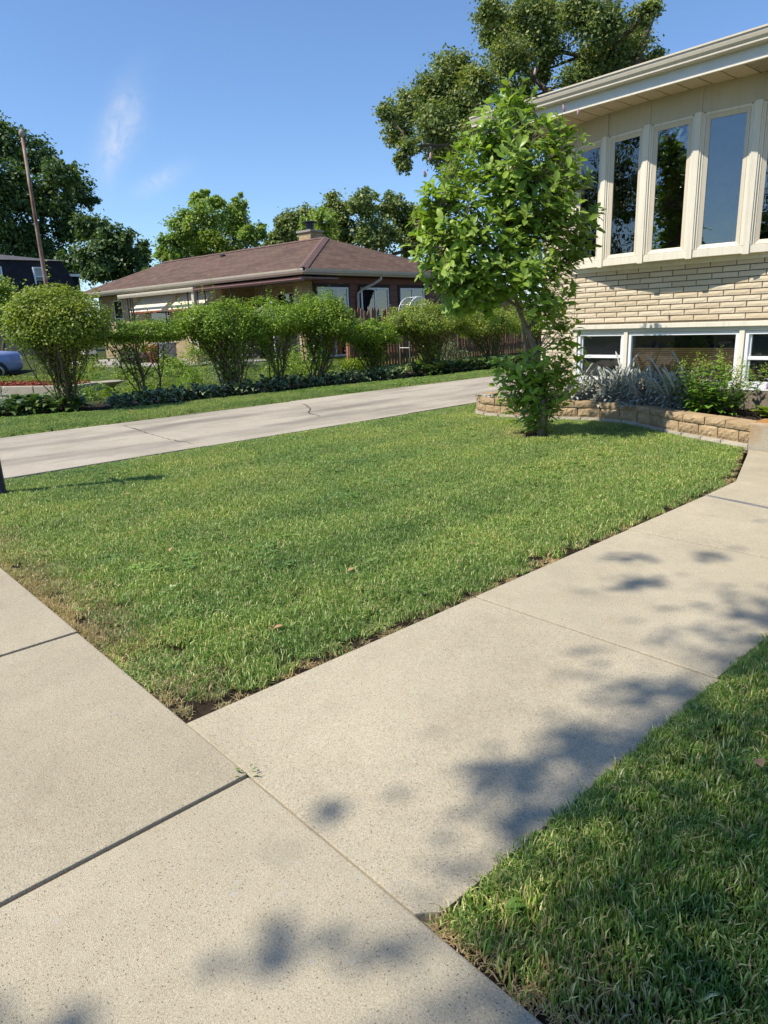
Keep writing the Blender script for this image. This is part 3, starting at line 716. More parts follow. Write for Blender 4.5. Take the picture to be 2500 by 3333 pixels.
# bow window
BV = [(-5.73,8.775),(-5.18,8.635),(-4.58,8.555),(-3.97,8.555),(-3.36,8.635),(-2.79,8.775)]
ZB, ZT = 1.965, 3.49
mul_mat = M_['trim']
H(MB().prism([(x_,y_) for x_,y_ in [(-5.76,HY+.01)]+[(a,b) for a,b in BV]+[(-2.76,HY+.01)]], ZB+.012, ZB+.05).build('window_seat_board', M_['trim']))
for i in range(5):
    a, b = Vector(BV[i]), Vector(BV[i+1]); L = (b-a).length; ang = math.atan2(b.y-a.y, b.x-a.x)
    wd = H(link('bow_window', None, None, (a.x,a.y,0), (0,0,ang)))
    MB().box(.035,L-.035,-.012,.05,ZB,ZB+.085).build('sill_panel', M_['trim'], wd, bevel=.004)
    MB().box(0,L,.004,.06,ZT+.01,ZS-.002).build('head_panel', M_['head'], wd)
    # sash frame: outer stop, then bevelled sash
    s0, s1, z0, z1 = .075, L-.075, ZB+.088, ZT
    MB().box(s0-.035,s0,.0,.05,z0,z1).box(s1,s1+.035,.0,.05,z0,z1).box(s0,s1,.0,.05,z1-.02,z1+.008).build('jamb', M_['trim'], wd, bevel=.003)
    fwid = .048
    def bar(p0, p1, q0, q1): return [p0, p1, q1, q0]
    fr = MB()
    O = [(s0+.003,z0+.002),(s1-.003,z0+.002),(s1-.003,z1-.022),(s0+.003,z1-.022)]; I = [(s0+fwid,z0+fwid),(s1-fwid,z0+fwid),(s1-fwid,z1-.02-fwid),(s0+fwid,z1-.02-fwid)]
    for k in range(4):
        k2 = (k+1) % 4
        fr.add([(O[k][0],.004,O[k][1]),(O[k2][0],.004,O[k2][1]),(I[k2][0],.022,I[k2][1]),(I[k][0],.022,I[k][1]),
                (O[k][0],.046,O[k][1]),(O[k2][0],.046,O[k2][1]),(I[k2][0],.046,I[k2][1]),(I[k][0],.046,I[k][1])],
               [(0,1,2,3),(3,2,6,7),(1,0,4,5),(4,7,6,5)])
    fr.build('sash', M_['gutter'], wd)
    MB().box(I[0][0]-.01,I[1][0]+.01,.030,.034,I[0][1]-.01,I[2][1]+.01).build('pane', M_['glass'], wd)
    gl = MB()
    for d in (.06,.085):
        gl.box(I[0][0]+d,I[0][0]+d+.004,.040,.044,I[0][1],I[2][1]); gl.box(I[1][0]-d-.004,I[1][0]-d,.040,.044,I[0][1],I[2][1])
        gl.box(I[0][0],I[1][0],.0445,.048,I[0][1]+d,I[0][1]+d+.004); gl.box(I[0][0],I[1][0],.0445,.048,I[2][1]-d-.004,I[2][1]-d)
    gl.build('grille', plain('pane_grille', (.22,.23,.24), .5), wd)
    MB().box(.03,L-.03,.10,.11,ZB+.06,ZS-.01).build('curtain', M_['sheer'] if i in (0,3) else M_['dark'], wd)  # flat panel: near-black for the unlit room, pale for the reflected sky
for i in range(6):
    p = Vector(BV[i]); a = 0
    if 0 < i < 5: a = (math.atan2(BV[i+1][1]-BV[i][1], BV[i+1][0]-BV[i][0])+math.atan2(BV[i][1]-BV[i-1][1], BV[i][0]-BV[i-1][0]))/2
    mu = H(link('mullion', None, None, (p.x,p.y,0), (0,0,a)))
    MB().box(-.036,.036,-.026,.03,ZB-.012,ZT+.02).build('post', M_['trim'], mu, bevel=.004)
    MB().box(-.052,-.037,-.014,.03,ZB+.086,ZT+.01).box(.037,.052,-.014,.03,ZB+.086,ZT+.01).build('cover_strip', M_['trim'], mu)
    MB().box(-.03,.03,-.004,.03,ZT+.021,ZS-.003).build('post_head', M_['head'], mu)
H(MB().box(-5.75,-5.73,8.785,HY+.02,ZB,ZS).build('bow_return', M_['trim'])); H(MB().box(-2.79,-2.77,8.785,HY+.02,ZB,ZS).build('bow_return', M_['trim']))
hbox('bow_ledger', M_['trim'], -5.70,-2.80,HY-.03,HY+.012,ZB-.055,ZB+.012)
# basement windows under the lintel
hbox('lintel', M_['trim'], -5.69,-1.9,HY-.045,HY+.05,1.165,1.222, bevel=.004)
hbox('lintel_face', plain('trim_under_board',(.60,.56,.46),.5,.04), -5.67,-1.9,HY-.012,HY+.06,1.118,1.164)  # board under the lintel, a darker cream than the other trim
hbox('window_post', M_['trim'], -5.655,-5.60,HY-.01,HY+.07,.42,1.117, bevel=.003)
hbox('window_post', M_['trim'], -4.885,-4.83,HY-.01,HY+.07,.42,1.117, bevel=.003)
hbox('window_post', M_['trim'], -3.405,-3.345,HY-.01,HY+.07,.42,1.117, bevel=.003)
hbox('window_post', M_['trim'], -2.55,-2.49,HY-.01,HY+.07,.42,1.117, bevel=.003)
def basement(x0, x1, dbl):
    wd = H(link('basement_window', None)); z0, z1 = .42, 1.112; y = HY+.012
    t = .042
    MB().box(x0,x0+t,y,y+.07,z0,z1).box(x1-t,x1,y,y+.07,z0,z1).box(x0+t,x1-t,y,y+.07,z1-t,z1).box(x0+t,x1-t,y,y+.07,z0,z0+.10).build('frame', M_['white'], wd, bevel=.004)
    if dbl:
        MB().box(x0+t,x1-t,y+.012,y+.06,.775,.815).build('meeting_rail', M_['white'], wd, bevel=.003)
        MB().box(x0+t,x0+t+.022,y+.03,y+.06,z0+.1,z1-t).box(x1-t-.022,x1-t,y+.03,y+.06,z0+.1,z1-t).build('sash_stile', M_['white'], wd)
        MB().box(x0+t,x1-t,y+.061,y+.064,z0+.1,z1-t).build('screen', M_['screen'], wd)
        MB().box(x0+t,x1-t,y+.054,y+.057,.816,z1-t).build('pane', M_['glass2'], wd); MB().box(x0+t,x1-t,y+.054,y+.057,z0+.1,.774).build('pane', M_['glass2'], wd)
    else:
        MB().box(x0+t-.01,x1-t+.01,y+.04,y+.044,z0+.1,z1-t).build('pane', M_['glass2'], wd)
        for k in range(16):
            MB().box(x0+t,x1-t,y+.058,y+.066,.53+k*.024,.549+k*.024).build('blind_slat', M_['blind'], wd)
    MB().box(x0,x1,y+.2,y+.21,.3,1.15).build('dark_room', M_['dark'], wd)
basement(-5.598,-4.888,True); basement(-4.827,-3.408,False); basement(-3.342,-2.553,True)
# stoop at the end of the walkway
st = empty('stoop', (-1.4,7.6,0), 'rust stained concrete stoop at the end of the walkway', 'steps')
def P_(o, par): o.parent = par; o.matrix_parent_inverse = Matrix.Translation(par.location).inverted(); return o
P_(MB().box(-2.63,-.4,7.26,7.62,-.1,.275).build('lower_step', M_['step'], None, bevel=.02), st)
P_(MB().box(-2.50,-.4,7.621,8.02,-.1,.49).build('upper_step', M_['step'], None, bevel=.02), st)
P_(MB().box(-2.50,-.4,8.021,8.78,-.1,.66).build('landing', M_['step'], None, bevel=.02), st)

# ------------------------------------------------------------------ retaining wall of split blocks
def catmull(P, n=14):
    out_ = []
    for i in range(len(P)-1):
        p0,p1,p2,p3 = [Vector(P[max(0,min(len(P)-1,i+k))]) for k in (-1,0,1,2)]
        for k in range(n):
            t = k/n; out_.append(.5*((2*p1)+(-p0+p2)*t+(2*p0-5*p1+4*p2-p3)*t*t+(-p0+3*p1-3*p2+p3)*t**3))
    out_.append(Vector(P[-1])); return out_
path = catmull(WALL)
cum = [0]
for i in range(len(path)-1): cum.append(cum[-1]+(path[i+1]-path[i]).length)
def at_len(s):
    s = max(0,min(cum[-1],s)); i = 0
    while i < len(cum)-2 and cum[i+1] < s: i += 1
    t = (s-cum[i])/max(1e-6,cum[i+1]-cum[i]); return path[i].lerp(path[i+1], t)
gw = empty('garden_wall', (-4.9,8.3,0), 'low curved retaining wall of tan split concrete blocks', 'garden wall')
caps = [rough_block('cap_block', 1, .21, .078, M_['block'], 8, 3, .007, 30+k, .003) for k in range(4)]
blks = [rough_block('wall_block', 1, .18, .132, M_['block'], 9, 4, .010, 40+k, .010, .02) for k in range(4)]
bass = [rough_block('base_block', 1, .2, .07, M_['baseblk'], 6, 2, .006, 50+k, .004) for k in range(3)]
for nm, var, z, Lb, off, out_ in (('base_block', bass, -.040, .30, .1, .03), ('wall_block', blks, .031, .285, .0, .0), ('cap_block', caps, .164, .30, .17, .018)):
    s = -off
    while s < cum[-1]-.04:
        L = Lb*rnd.uniform(.92,1.08); s1 = min(s+L, cum[-1])
        if cum[-1]-s1 < .1: s1 = cum[-1]
        a, b = at_len(max(0,s)), at_len(s1); d = (b-a)
        if d.length < .05: s = s1; continue
        ang = math.atan2(d.y,d.x); nrm_ = Vector((d.y,-d.x)).normalized()
        p = a + nrm_*(out_+rnd.uniform(-.004,.004))
        o = link(nm, rnd.choice(var), None, (p.x,p.y,z+rnd.uniform(-.001,.001)), (0,0,ang), (d.length-.010,1,1)); P_(o, gw)
        s = s1
bed = [(p.x,p.y+.06) for p in path[4:]] + [(-2.52,7.65),(-2.52,8.79),(-6.9,8.79)]
struct(MB().prism(bed, -.05, .20).build('garden_bed', M_['soil']))
r = np.random.default_rng(3); n = 5200
px = r.uniform(-7.0,-2.5,n); py = r.uniform(7.4,8.8,n); k = pip(px,py,bed); px,py = px[k],py[k]; n = len(px)
a = r.random(n)*6.28; l = r.uniform(.008,.028,n); wv = r.uniform(.003,.009,n); tz = r.normal(0,.35,n)
V = np.zeros((n,4,3)); z = .203+r.random(n)*.016
cx_, sx_ = np.cos(a), np.sin(a)
for q,(u_,v_) in enumerate(((-1,-1),(1,-1),(1,1),(-1,1))): V[:,q] = np.stack([px+u_*l*cx_-v_*wv*sx_, py+u_*l*sx_+v_*wv*cx_, z+u_*l*np.sin(tz)],1)
mm = MT('mulch'); mm.set(mm.ramp(mm.island(), [(0,(.02,.013,.01)),(.7,(.06,.04,.03)),(1,(.16,.12,.09))]), .9, spec=.2)
o = link('mulch', npmesh('mulch', V.reshape(-1,3), np.arange(n*4).reshape(-1,4), mm.m)); tag(o, 'dark shredded bark mulch covering the raised garden bed', 'mulch', kind='stuff')

# ------------------------------------------------------------------ leaves and trees
def rand_dirs(n, r):
    v = r.normal(size=(n,3)); return v/np.linalg.norm(v,axis=1,keepdims=True)
def kites(P, size, r, asp=.55, up=.3, outw=None):
    """one kite-shaped, slightly folded leaf per point"""
    n = len(P); a = rand_dirs(n,r); 
    nr = rand_dirs(n,r); nr[:,2] = np.abs(nr[:,2])+up
    if outw is not None: nr = nr + outw
    nr /= np.linalg.norm(nr,axis=1,keepdims=True)
    a = a - nr*np.sum(a*nr,1,keepdims=True); a /= np.linalg.norm(a,axis=1,keepdims=True)+1e-9
    b = np.cross(nr,a); s = (size*r.uniform(.65,1.25,n))[:,None]
    V = np.stack([P-a*s*.5, P+b*s*asp*.5-nr*s*.05, P+a*s*.5-nr*s*.12, P-b*s*asp*.5-nr*s*.05],1)
    return V.reshape(-1,3), np.arange(n*4).reshape(-1,4)
def crown_points(blobs, r, nsub, per, sig=.22, shell=(.45,1.0), flat=.75):
    P = []; C = []; Ow = []
    for (c, rad) in blobs:
        c = np.array(c,float); rad = np.array(rad if hasattr(rad,'__len__') else (rad,rad,rad*.85),float)
        k = max(3,int(nsub*(rad.prod()**(1/3))**1.6)); d = rand_dirs(k,r)
        q = r.uniform(shell[0],shell[1],k)[:,None]; sc = c+d*rad*q; C.append(sc)
        for j in range(k):
            m = max(4, int(per*r.uniform(.6,1.4)*min(1, rad.mean()/.2))); s_ = rad.mean()*sig*r.uniform(.6,1.4)
            P.append(sc[j]+r.normal(size=(m,3))*np.array([s_,s_,s_*flat])); Ow.append(np.repeat(d[j][None],m,0))
    return np.concatenate(P), np.concatenate(C), np.concatenate(Ow)
def limb(m, p0, p1, r0, r1, r, bend=.12, n=5, sides=6):
    p0, p1 = np.array(p0,float), np.array(p1,float); L = np.linalg.norm(p1-p0); pts = []; rr = []
    off = r.normal(size=3)*L*bend
    for i in range(n+1):
        t = i/n; pts.append(p0*(1-t)+p1*t+off*math.sin(math.pi*t)+(r.normal(size=3)*L*.02 if 0 < i < n else 0)); rr.append(r0*(1-t)+r1*t)
    m.tube(pts, rr, sides); return pts
def tree(name, label, base, trunk_top, tr, blobs, leaf, mat, bark, seed, nsub=14, per=60, sig=.22, twigs=True, group=None, asp=.6, outk=.5, cat='tree', lean=(0,0), limb_r=.5):
    r = np.random.default_rng(seed)
    root = empty(name, base, label, cat, group)
    b = np.array(base,float); top = np.array([b[0]+lean[0], b[1]+lean[1], trunk_top])
    m = MB(); tp = limb(m, (0,0,-.1), top-b, tr, tr*.6, r, .03, 6, 9)
    P, C, Ow = crown_points(blobs, r, nsub, per, sig)
    nodes = [(np.array(p), k/len(tp)*trunk_top, 0) for k, p in enumerate(tp) if k >= len(tp)-3]
    todo = sorted([(np.linalg.norm(np.array(c)-top), np.array(c,float)) for c, _ in blobs], key=lambda q: q[0])
    base_len = nodes[0][1]
    for _, c in todo:
        cl = c-b
        best = min(nodes, key=lambda q: np.linalg.norm(q[0]-cl)+.25*q[1]+(1.5 if q[0][2] > cl[2]+.3 else 0))
        p0, plen, gen = best; L = np.linalg.norm(cl-p0); rr_ = limb_r*tr*(.62**gen)*(1 if L > 1 else .8)
        lp = limb(m, p0, cl, rr_, rr_*.5, r, .07, 5, 6)
        for k in (2,3,4,5): nodes.append((np.array(lp[k]), plen+L*k/5, gen+1))
        if twigs:
            dd = np.linalg.norm(C-c,axis=1); near = np.argsort(dd)[:5]
            for q in near: limb(m, lp[r.integers(3,6)], C[q]-b, rr_*.28, rr_*.08, r, .1, 3, 4)
    m.build('trunk', bark, root, True)
    V, Fq = kites(P-b, leaf, r, asp, .2, Ow*outk)
    link('crown', npmesh('crown', V, Fq, mat), root)
    return root

# blob centres (world metres) and radii of the crowns
BL_LEFT = [((-65.25, 18.92, 16.39), 2.08), ((-66.25, 21.64, 15.76), 1.8), ((-59.07, 21.15, 13.34), 1.41), ((-63.01, 23.91, 12.52), 1.28), ((-62.21, 18.78, 12.31), 2.15), ((-61.18, 20.6, 11.42), 1.94), ((-62.36, 22.4, 9.85), 1.77), ((-62.79, 17.75, 9.2), 2.18), ((-62.14, 19.5, 8.52), 1.97), ((-62.7, 16.12, 13.66), 2.55), ((-67.38, 16.4, 10.58), 2.76)]
BL_DARK = [((-53.93, 20.91, 8.79), 1.23), ((-51.23, 21.45, 7.49), 1.31), ((-53.1, 23.57, 7.33), 1.15), ((-51.57, 20.31, 6.25), 1.74), ((-50.92, 22.18, 5.62), 1.44), ((-47.97, 22.11, 4.69), 0.85), ((-53.39, 19.26, 6.38), 1.32)]
BL_MID = [((-43.14, 22.59, 7.8), 1.07), ((-42.45, 24.03, 8.53), 1.17), ((-43.19, 26.26, 8.59), 1.12), ((-40.43, 25.81, 7.11), 0.88), ((-44.41, 22.44, 6.64), 1.1), ((-45.14, 24.85, 7.0), 1.46), ((-43.67, 26.35, 6.91), 1.46), ((-44.85, 24.68, 9.64), 0.57), ((-43.95, 24.68, 9.98), 0.32), ((-42.36, 24.49, 9.19), 0.49), ((-40.77, 25.41, 8.85), 0.54), ((-43.83, 27.5, 10.01), 0.29), ((-44.9, 21.7, 5.72), 0.7)]
BL_M2A = [((-44.7, 31.48, 8.49), 1.12), ((-45.63, 33.87, 9.17), 0.93), ((-46.64, 33.01, 7.49), 1.42), ((-46.65, 31.86, 7.23), 1.05)]
BL_M2B = [((-38.46, 28.99, 7.42), 0.75), ((-34.9, 27.48, 7.35), 0.77), ((-36.64, 28.29, 6.63), 0.86)]
BL_M2C = [((-39.28, 32.04, 8.85), 1.04), ((-36.93, 32.22, 8.92), 1.01), ((-37.66, 35.1, 9.14), 1.06), ((-37.28, 36.45, 8.19), 1.08), ((-39.05, 32.57, 7.49), 1.37), ((-36.54, 33.12, 7.04), 1.43), ((-36.68, 36.4, 6.61), 1.18), ((-35.04, 36.59, 7.63), 1.15), ((-39.34, 31.4, 6.68), 1.05), ((-34.94, 37.67, 6.28), 1.28)]
BL_BIG = [((-17.02, 15.96, 7.47), 0.28), ((-18.37, 17.8, 7.48), 0.46), ((-17.94, 17.91, 8.22), 0.48), ((-17.82, 18.73, 8.64), 0.51), ((-16.06, 17.12, 7.13), 0.56), ((-17.48, 19.43, 9.22), 0.61), ((-16.53, 16.13, 6.05), 0.26), ((-16.16, 16.14, 6.36), 0.28), ((-17.31, 18.89, 6.81), 0.51), ((-17.31, 19.53, 8.29), 0.67), ((-16.87, 21.07, 10.63), 0.52), ((-15.53, 20.02, 9.35), 0.58), ((-15.58, 18.57, 8.34), 0.47), ((-15.07, 18.53, 10.1), 0.36), ((-15.73, 21.22, 10.68), 0.6), ((-15.33, 21.7, 9.88), 0.5), ((-15.6, 22.4, 10.9), 0.51), ((-13.92, 21.27, 10.33), 0.47), ((-13.23, 21.56, 9.94), 0.61), ((-13.64, 23.03, 9.51), 0.75), ((-14.38, 22.96, 9.34), 0.51), ((-13.94, 24.67, 10.37), 0.47), ((-12.21, 22.43, 10.07), 0.32), ((-14.03, 21.38, 8.44), 0.49), ((-16.05, 21.21, 8.54), 0.52), ((-15.2, 19.31, 7.35), 0.48), ((-13.63, 22.35, 8.42), 0.54), ((-14.74, 17.57, 6.67), 0.5), ((-12.73, 24.14, 9.3), 0.3), ((-15.74, 21.96, 9.23), 0.31)]
BL_BUSH = [((-36.0, 9.34, 3.21), 0.84), ((-35.66, 9.72, 2.93), 0.49), ((-36.22, 8.96, 3.62), 0.83), ((-34.95, 9.04, 2.25), 0.68)]
MAG_TRUNK = [(-4.822, 6.915, -0.011), (-4.849, 6.967, 0.304), (-4.887, 6.966, 0.592), (-4.962, 6.937, 0.949), (-5.022, 6.832, 1.234), (-5.068, 6.742, 1.443), (-5.094, 6.669, 1.714), (-5.108, 6.587, 2.042), (-5.106, 6.552, 2.328), (-5.092, 6.582, 2.703), (-5.104, 6.656, 3.139), (-5.158, 6.749, 3.699)]
MAG_S2 = [(-4.845, 6.989, 0.043), (-5.066, 6.962, 0.84), (-5.115, 6.899, 1.198), (-5.147, 6.84, 1.819), (-5.111, 6.838, 2.279), (-5.079, 7.01, 2.801)]
MAG_S3 = [(-5.074, 6.75, 1.477), (-5.182, 6.492, 1.636), (-5.253, 6.255, 1.82), (-5.352, 5.965, 2.139), (-5.469, 5.808, 2.452)]
MAG_BL = [((-5.29, 6.82, 3.65), 0.25), ((-5.14, 6.32, 3.22), 0.32), ((-5.1, 6.96, 3.36), 0.32), ((-4.58, 6.79, 3.14), 0.22), ((-5.49, 6.34, 2.93), 0.37), ((-4.92, 6.36, 2.84), 0.48), ((-4.69, 6.8, 2.81), 0.39), ((-5.42, 5.85, 2.63), 0.29), ((-5.57, 5.87, 2.28), 0.27), ((-5.1, 5.98, 2.36), 0.42), ((-4.83, 6.46, 2.35), 0.49), ((-4.39, 6.64, 2.4), 0.3), ((-5.25, 5.71, 1.94), 0.28), ((-5.05, 6.07, 1.93), 0.39), ((-4.61, 6.28, 1.9), 0.38), ((-4.52, 6.87, 2.0), 0.27), ((-4.34, 7.03, 2.42), 0.13), ((-4.46, 7.07, 2.09), 0.15), ((-5.11, 6.09, 1.65), 0.27), ((-4.51, 6.54, 1.58), 0.26), ((-5.48, 5.9, 1.73), 0.19), ((-5.26, 5.85, 1.53), 0.15), ((-5.72, 5.9, 2.52), 0.17), ((-5.47, 5.59, 2.08), 0.16), ((-5.46, 5.68, 1.83), 0.15), ((-4.44, 6.87, 2.69), 0.18), ((-4.53, 7.3, 2.3), 0.15)]
MAG_LOW = [((-5.0, 6.72, 0.75), 0.27), ((-5.16, 6.58, 0.83), 0.16), ((-4.79, 6.91, 0.81), 0.29), ((-4.62, 7.22, 0.9), 0.16), ((-5.0, 6.85, 0.45), 0.27), ((-4.77, 7.08, 0.48), 0.26), ((-5.07, 6.53, 0.59), 0.18), ((-4.65, 7.14, 0.66), 0.18), ((-4.81, 6.83, 0.29), 0.18), ((-4.89, 7.34, 1.46), 0.2), ((-4.72, 7.29, 1.14), 0.18), ((-5.15, 6.58, 0.44), 0.13)]
BUDS = [(-5.085, 6.984, 3.882), (-4.733, 7.046, 3.457), (-4.631, 7.142, 3.411), (-5.61, 5.886, 3.023), (-4.769, 6.187, 2.793), (-5.093, 6.322, 3.242), (-5.61, 5.815, 2.851)]

# trees in the background and behind the camera
tree('maple_tree', 'tall dark maple behind the black mansard house', (-62,19.5,0), 9, .45, BL_LEFT, .34, M_['darkt'], M_['barkd'], 101, 15, 75, .2)
tree('maple_tree', 'lower very dark tree between the mansard house and the brown roof', (-51.5,21.3,0), 4.5, .3, BL_DARK, .30, M_['darkt'], M_['barkd'], 102, 22, 75, .2)
tree('leafy_tree', 'light green bushy tree with pointed tops behind the brown roof', (-43,24.5,0), 5, .3, BL_MID, .22, M_['lightt'], M_['bark'], 103, 28, 85, .2)
tree('leafy_tree', 'grey green tree between the light green tree and the chimney', (-45.5,32.5,0), 6, .3, BL_M2A, .26, M_['big'], M_['bark'], 104, 28, 80, .2)
tree('leafy_tree', 'yellow green tree just behind the chimney', (-36.6,28.3,0), 5, .2, BL_M2B, .2, M_['lightt'], M_['bark'], 105, 34, 80, .2)
tree('leafy_tree', 'broad green tree behind the hip of the brown roof', (-37,34,0), 5.5, .35, BL_M2C, .24, M_['big'], M_['bark'], 106, 26, 85, .2)
bt = tree('elm_tree', 'big open crowned elm towering over the brick house roof', (-13.3,22.6,0), 9.4, .34, [(c_, q_*1.2) for c_, q_ in BL_BIG], .115, M_['big'], M_['bark'], 107, 90, 80, .30, asp=.6, lean=(-.4,.3), limb_r=.42)
m = MB(); m.tube([(-13.5-0*.1,22.8,8.2),(-12.95,23.0,8.7),(-12.81,23.2,9.32),(-12.78,23.5,10.06),(-12.67,24.0,10.9),(-12.6,24.4,11.6)], [.16,.14,.12,.10,.07,.04], 7)
m.tube([(-13.7,22.9,9.2),(-14.0,23.1,10.4),(-14.1,23.3,11.6),(-14.3,23.4,12.6)], [.2,.17,.13,.09], 7)
m.tube([(-13.6,22.7,8.0),(-14.6,22.0,8.2),(-15.2,21.6,8.5),(-15.6,21.3,9.0),(-15.9,21.2,9.4)], [.15,.12,.10,.07,.04], 7)
m.tube([(-15.2,21.6,8.5),(-15.5,21.2,8.35),(-15.9,20.9,8.5)], [.08,.05,.03], 6)
o = m.build('limb', M_['bark'], None, True); o.parent = bt; o.matrix_parent_inverse = Matrix.Translation((13.3,-22.6,0))
# the street tree behind the viewpoint, whose shade falls on the walk
sb = []
for gx, gy, h, rr in ((-1.88,3.56,5.2,.10),(-1.66,3.29,4.8,.11),(-1.55,3.92,5.3,.07),(-1.05,3.75,5.0,.16),(-.88,3.25,5.2,.26),(-1.0,2.25,5.0,.15),(-1.07,1.85,5.2,.20),(-1.0,1.5,4.9,.24),(-.85,2.0,5.1,.2),(-.98,.84,4.8,.08),(-1.14,.62,5.0,.05),(-1.42,.98,5.0,.05),(-1.32,.12,4.8,.10),(-.56,.86,5.2,.12),
                      (-.45,1.25,5.2,.36),(-.55,1.75,5.5,.3),(-.35,2.6,5.6,.55),(-.1,2.1,5.0,.35),(.1,1.5,6,.4),(-.5,3.3,5.3,.4),(.0,3.8,5.9,.5),(-.25,1.0,5.4,.35),(.15,.95,5.1,.4),(-.6,2.3,5.7,.3),(.35,2.3,5.3,.5),(-.75,2.75,5.2,.2),(-.55,.95,5.5,.2),(.7,1.7,5.7,.5),(.9,2.9,5.2,.5),(-.15,1.5,5.3,.4),(.25,1.3,5.6,.4),(-.3,2.0,5.2,.4),(.2,2.7,5.5,.5),(-.65,1.5,5.0,.25),(-.1,1.15,5.8,.35),(.6,2.1,5.2,.5),(-.2,3.1,5.6,.45),(.45,3.2,5.8,.6),(.5,1.1,5.6,.5),(1.2,2.3,5.4,.6),(1.4,3.6,6.2,.6),(1.5,1.0,5.2,.6),(2.3,2.4,5.9,.7),(2.6,4.2,6.4,.7),(-.2,4.6,6.2,.5),(.8,4.9,6.6,.6),(.6,-.3,6.2,.7),(1.8,-.6,6.0,.8),(2.8,.7,5.5,.7),(1.0,6.0,7.2,.6),(2.2,5.8,7.0,.7),(-.3,5.8,7,.4)):
    h *= 1.5; rr = rr*1.15 if gx > -.6 else rr
    sb.append(((gx-.3065*h, gy-.6884*h, h), rr))
tree('street_tree', 'leafy street tree in the grass strip beside the road', (-.6,-3.1,0), 6.0, .19, sb, .085, M_['elm'], M_['bark'], 108, 60, 26, .5, twigs=True, limb_r=.26)
for k, (bx, by, s_) in enumerate(((-13,-17,1.0),(-27,-9.5,1.15),(2,-20,.95),(-40,-16,1.2))):
    rr = np.random.default_rng(300+k); bl = [((bx+rr.normal()*2.3*s_, by+rr.normal()*2.0*s_, 6.5*s_+rr.normal()*2.0), rr.uniform(1.2,1.9)*s_) for _ in range(12)]
    tree('street_tree', ['tall shade tree across the road, reflected in the bow window', 'shade tree along the road past the driveway', 'shade tree across the road opposite the stoop', 'far shade tree along the road'][k], (bx,by,-.05), 5*s_, .3, bl, .26, M_['darkt'], M_['barkd'], 400+k, 8, 70, .2, twigs=False)

# ------------------------------------------------------------------ magnolia
def leaf_variant(seed, n=5, fold=.3, curl=.28, wmax=.235):
    r = np.random.default_rng(seed); ts = np.linspace(0,1,n); V = []; T = []
    prof = np.array([.05,.62,1.0,.86,.04])*wmax
    for i, t in enumerate(ts):
        x = t; z = -curl*t*t*r.uniform(.7,1.3); w_ = prof[i]
        wob = r.uniform(-.05,.05)
        V += [(x,-w_,z+fold*w_+wob*w_),(x,0,z),(x,w_,z+fold*w_-wob*w_)]
    for i in range(n-1):
        a = i*3; T += [(a,a+1,a+4,a+3),(a+1,a+2,a+5,a+4)]
    return np.array(V), np.array(T)
def frames(d, nrm):
    d = d/np.linalg.norm(d,axis=1,keepdims=True); n_ = nrm-d*np.sum(nrm*d,1,keepdims=True); n_ /= np.linalg.norm(n_,axis=1,keepdims=True)+1e-9
    b = np.cross(n_,d); return np.stack([d,b,n_],2)
def leaves_mesh(name, mat, P, Rm, S, variants, r):
    Vs, Ts, o = [], [], 0; vi = r.integers(0,len(variants),len(P))
    for k,(Vv,Tv) in enumerate(variants):
        idx = np.where(vi == k)[0]
        if not len(idx): continue
        W = np.einsum('nij,vj->nvi', Rm[idx], Vv)*S[idx][:,None,None]+P[idx][:,None,:]
        Vs.append(W.reshape(-1,3)); nv = len(Vv)
        Ts.append((Tv[None]+(np.arange(len(idx))*nv)[:,None,None]).reshape(-1,4)+o); o += len(idx)*nv
    return npmesh(name, np.concatenate(Vs), np.concatenate(Ts), mat, True)
mg = empty('magnolia_tree', (-4.83,6.91,0), 'young magnolia with big glossy leaves growing in the front lawn', 'tree')
mb_ = np.array([-4.83,6.91,0.]); r = np.random.default_rng(55)
def tubeN(name, pts, r0, r1, parent, org, n=8, mat=None):
    pts = [Vector(p)-Vector(org) for p in pts]; k = len(pts)
    c3 = []
    for i in range(k-1):
        p0,p1,p2,p3 = [pts[max(0,min(k-1,i+q))] for q in (-1,0,1,2)]
        for q in range(4):
            t = q/4; c3.append(.5*((2*p1)+(-p0+p2)*t+(2*p0-5*p1+4*p2-p3)*t*t+(-p0+3*p1-3*p2+p3)*t**3))
    c3.append(pts[-1]); m = MB(); m.tube(c3, [r0+(r1-r0)*(i/(len(c3)-1))**.8 for i in range(len(c3))], n); return m.build(name, mat or M_['magbark'], parent, True)
tubeN('trunk', MAG_TRUNK, .048, .008, mg, mb_); tubeN('stem', MAG_S2, .03, .006, mg, mb_); tubeN('stem', MAG_S3, .022, .006, mg, mb_)
MB().tube([(.02,-.05,-.05),(.015,-.035,.35),(.005,-.03,.42)], [.05,.04,.03], 8).build('trunk_base', M_['magbark'], mg, True)
skel = np.array(MAG_TRUNK[4:]+MAG_S2[2:]+MAG_S3[1:])
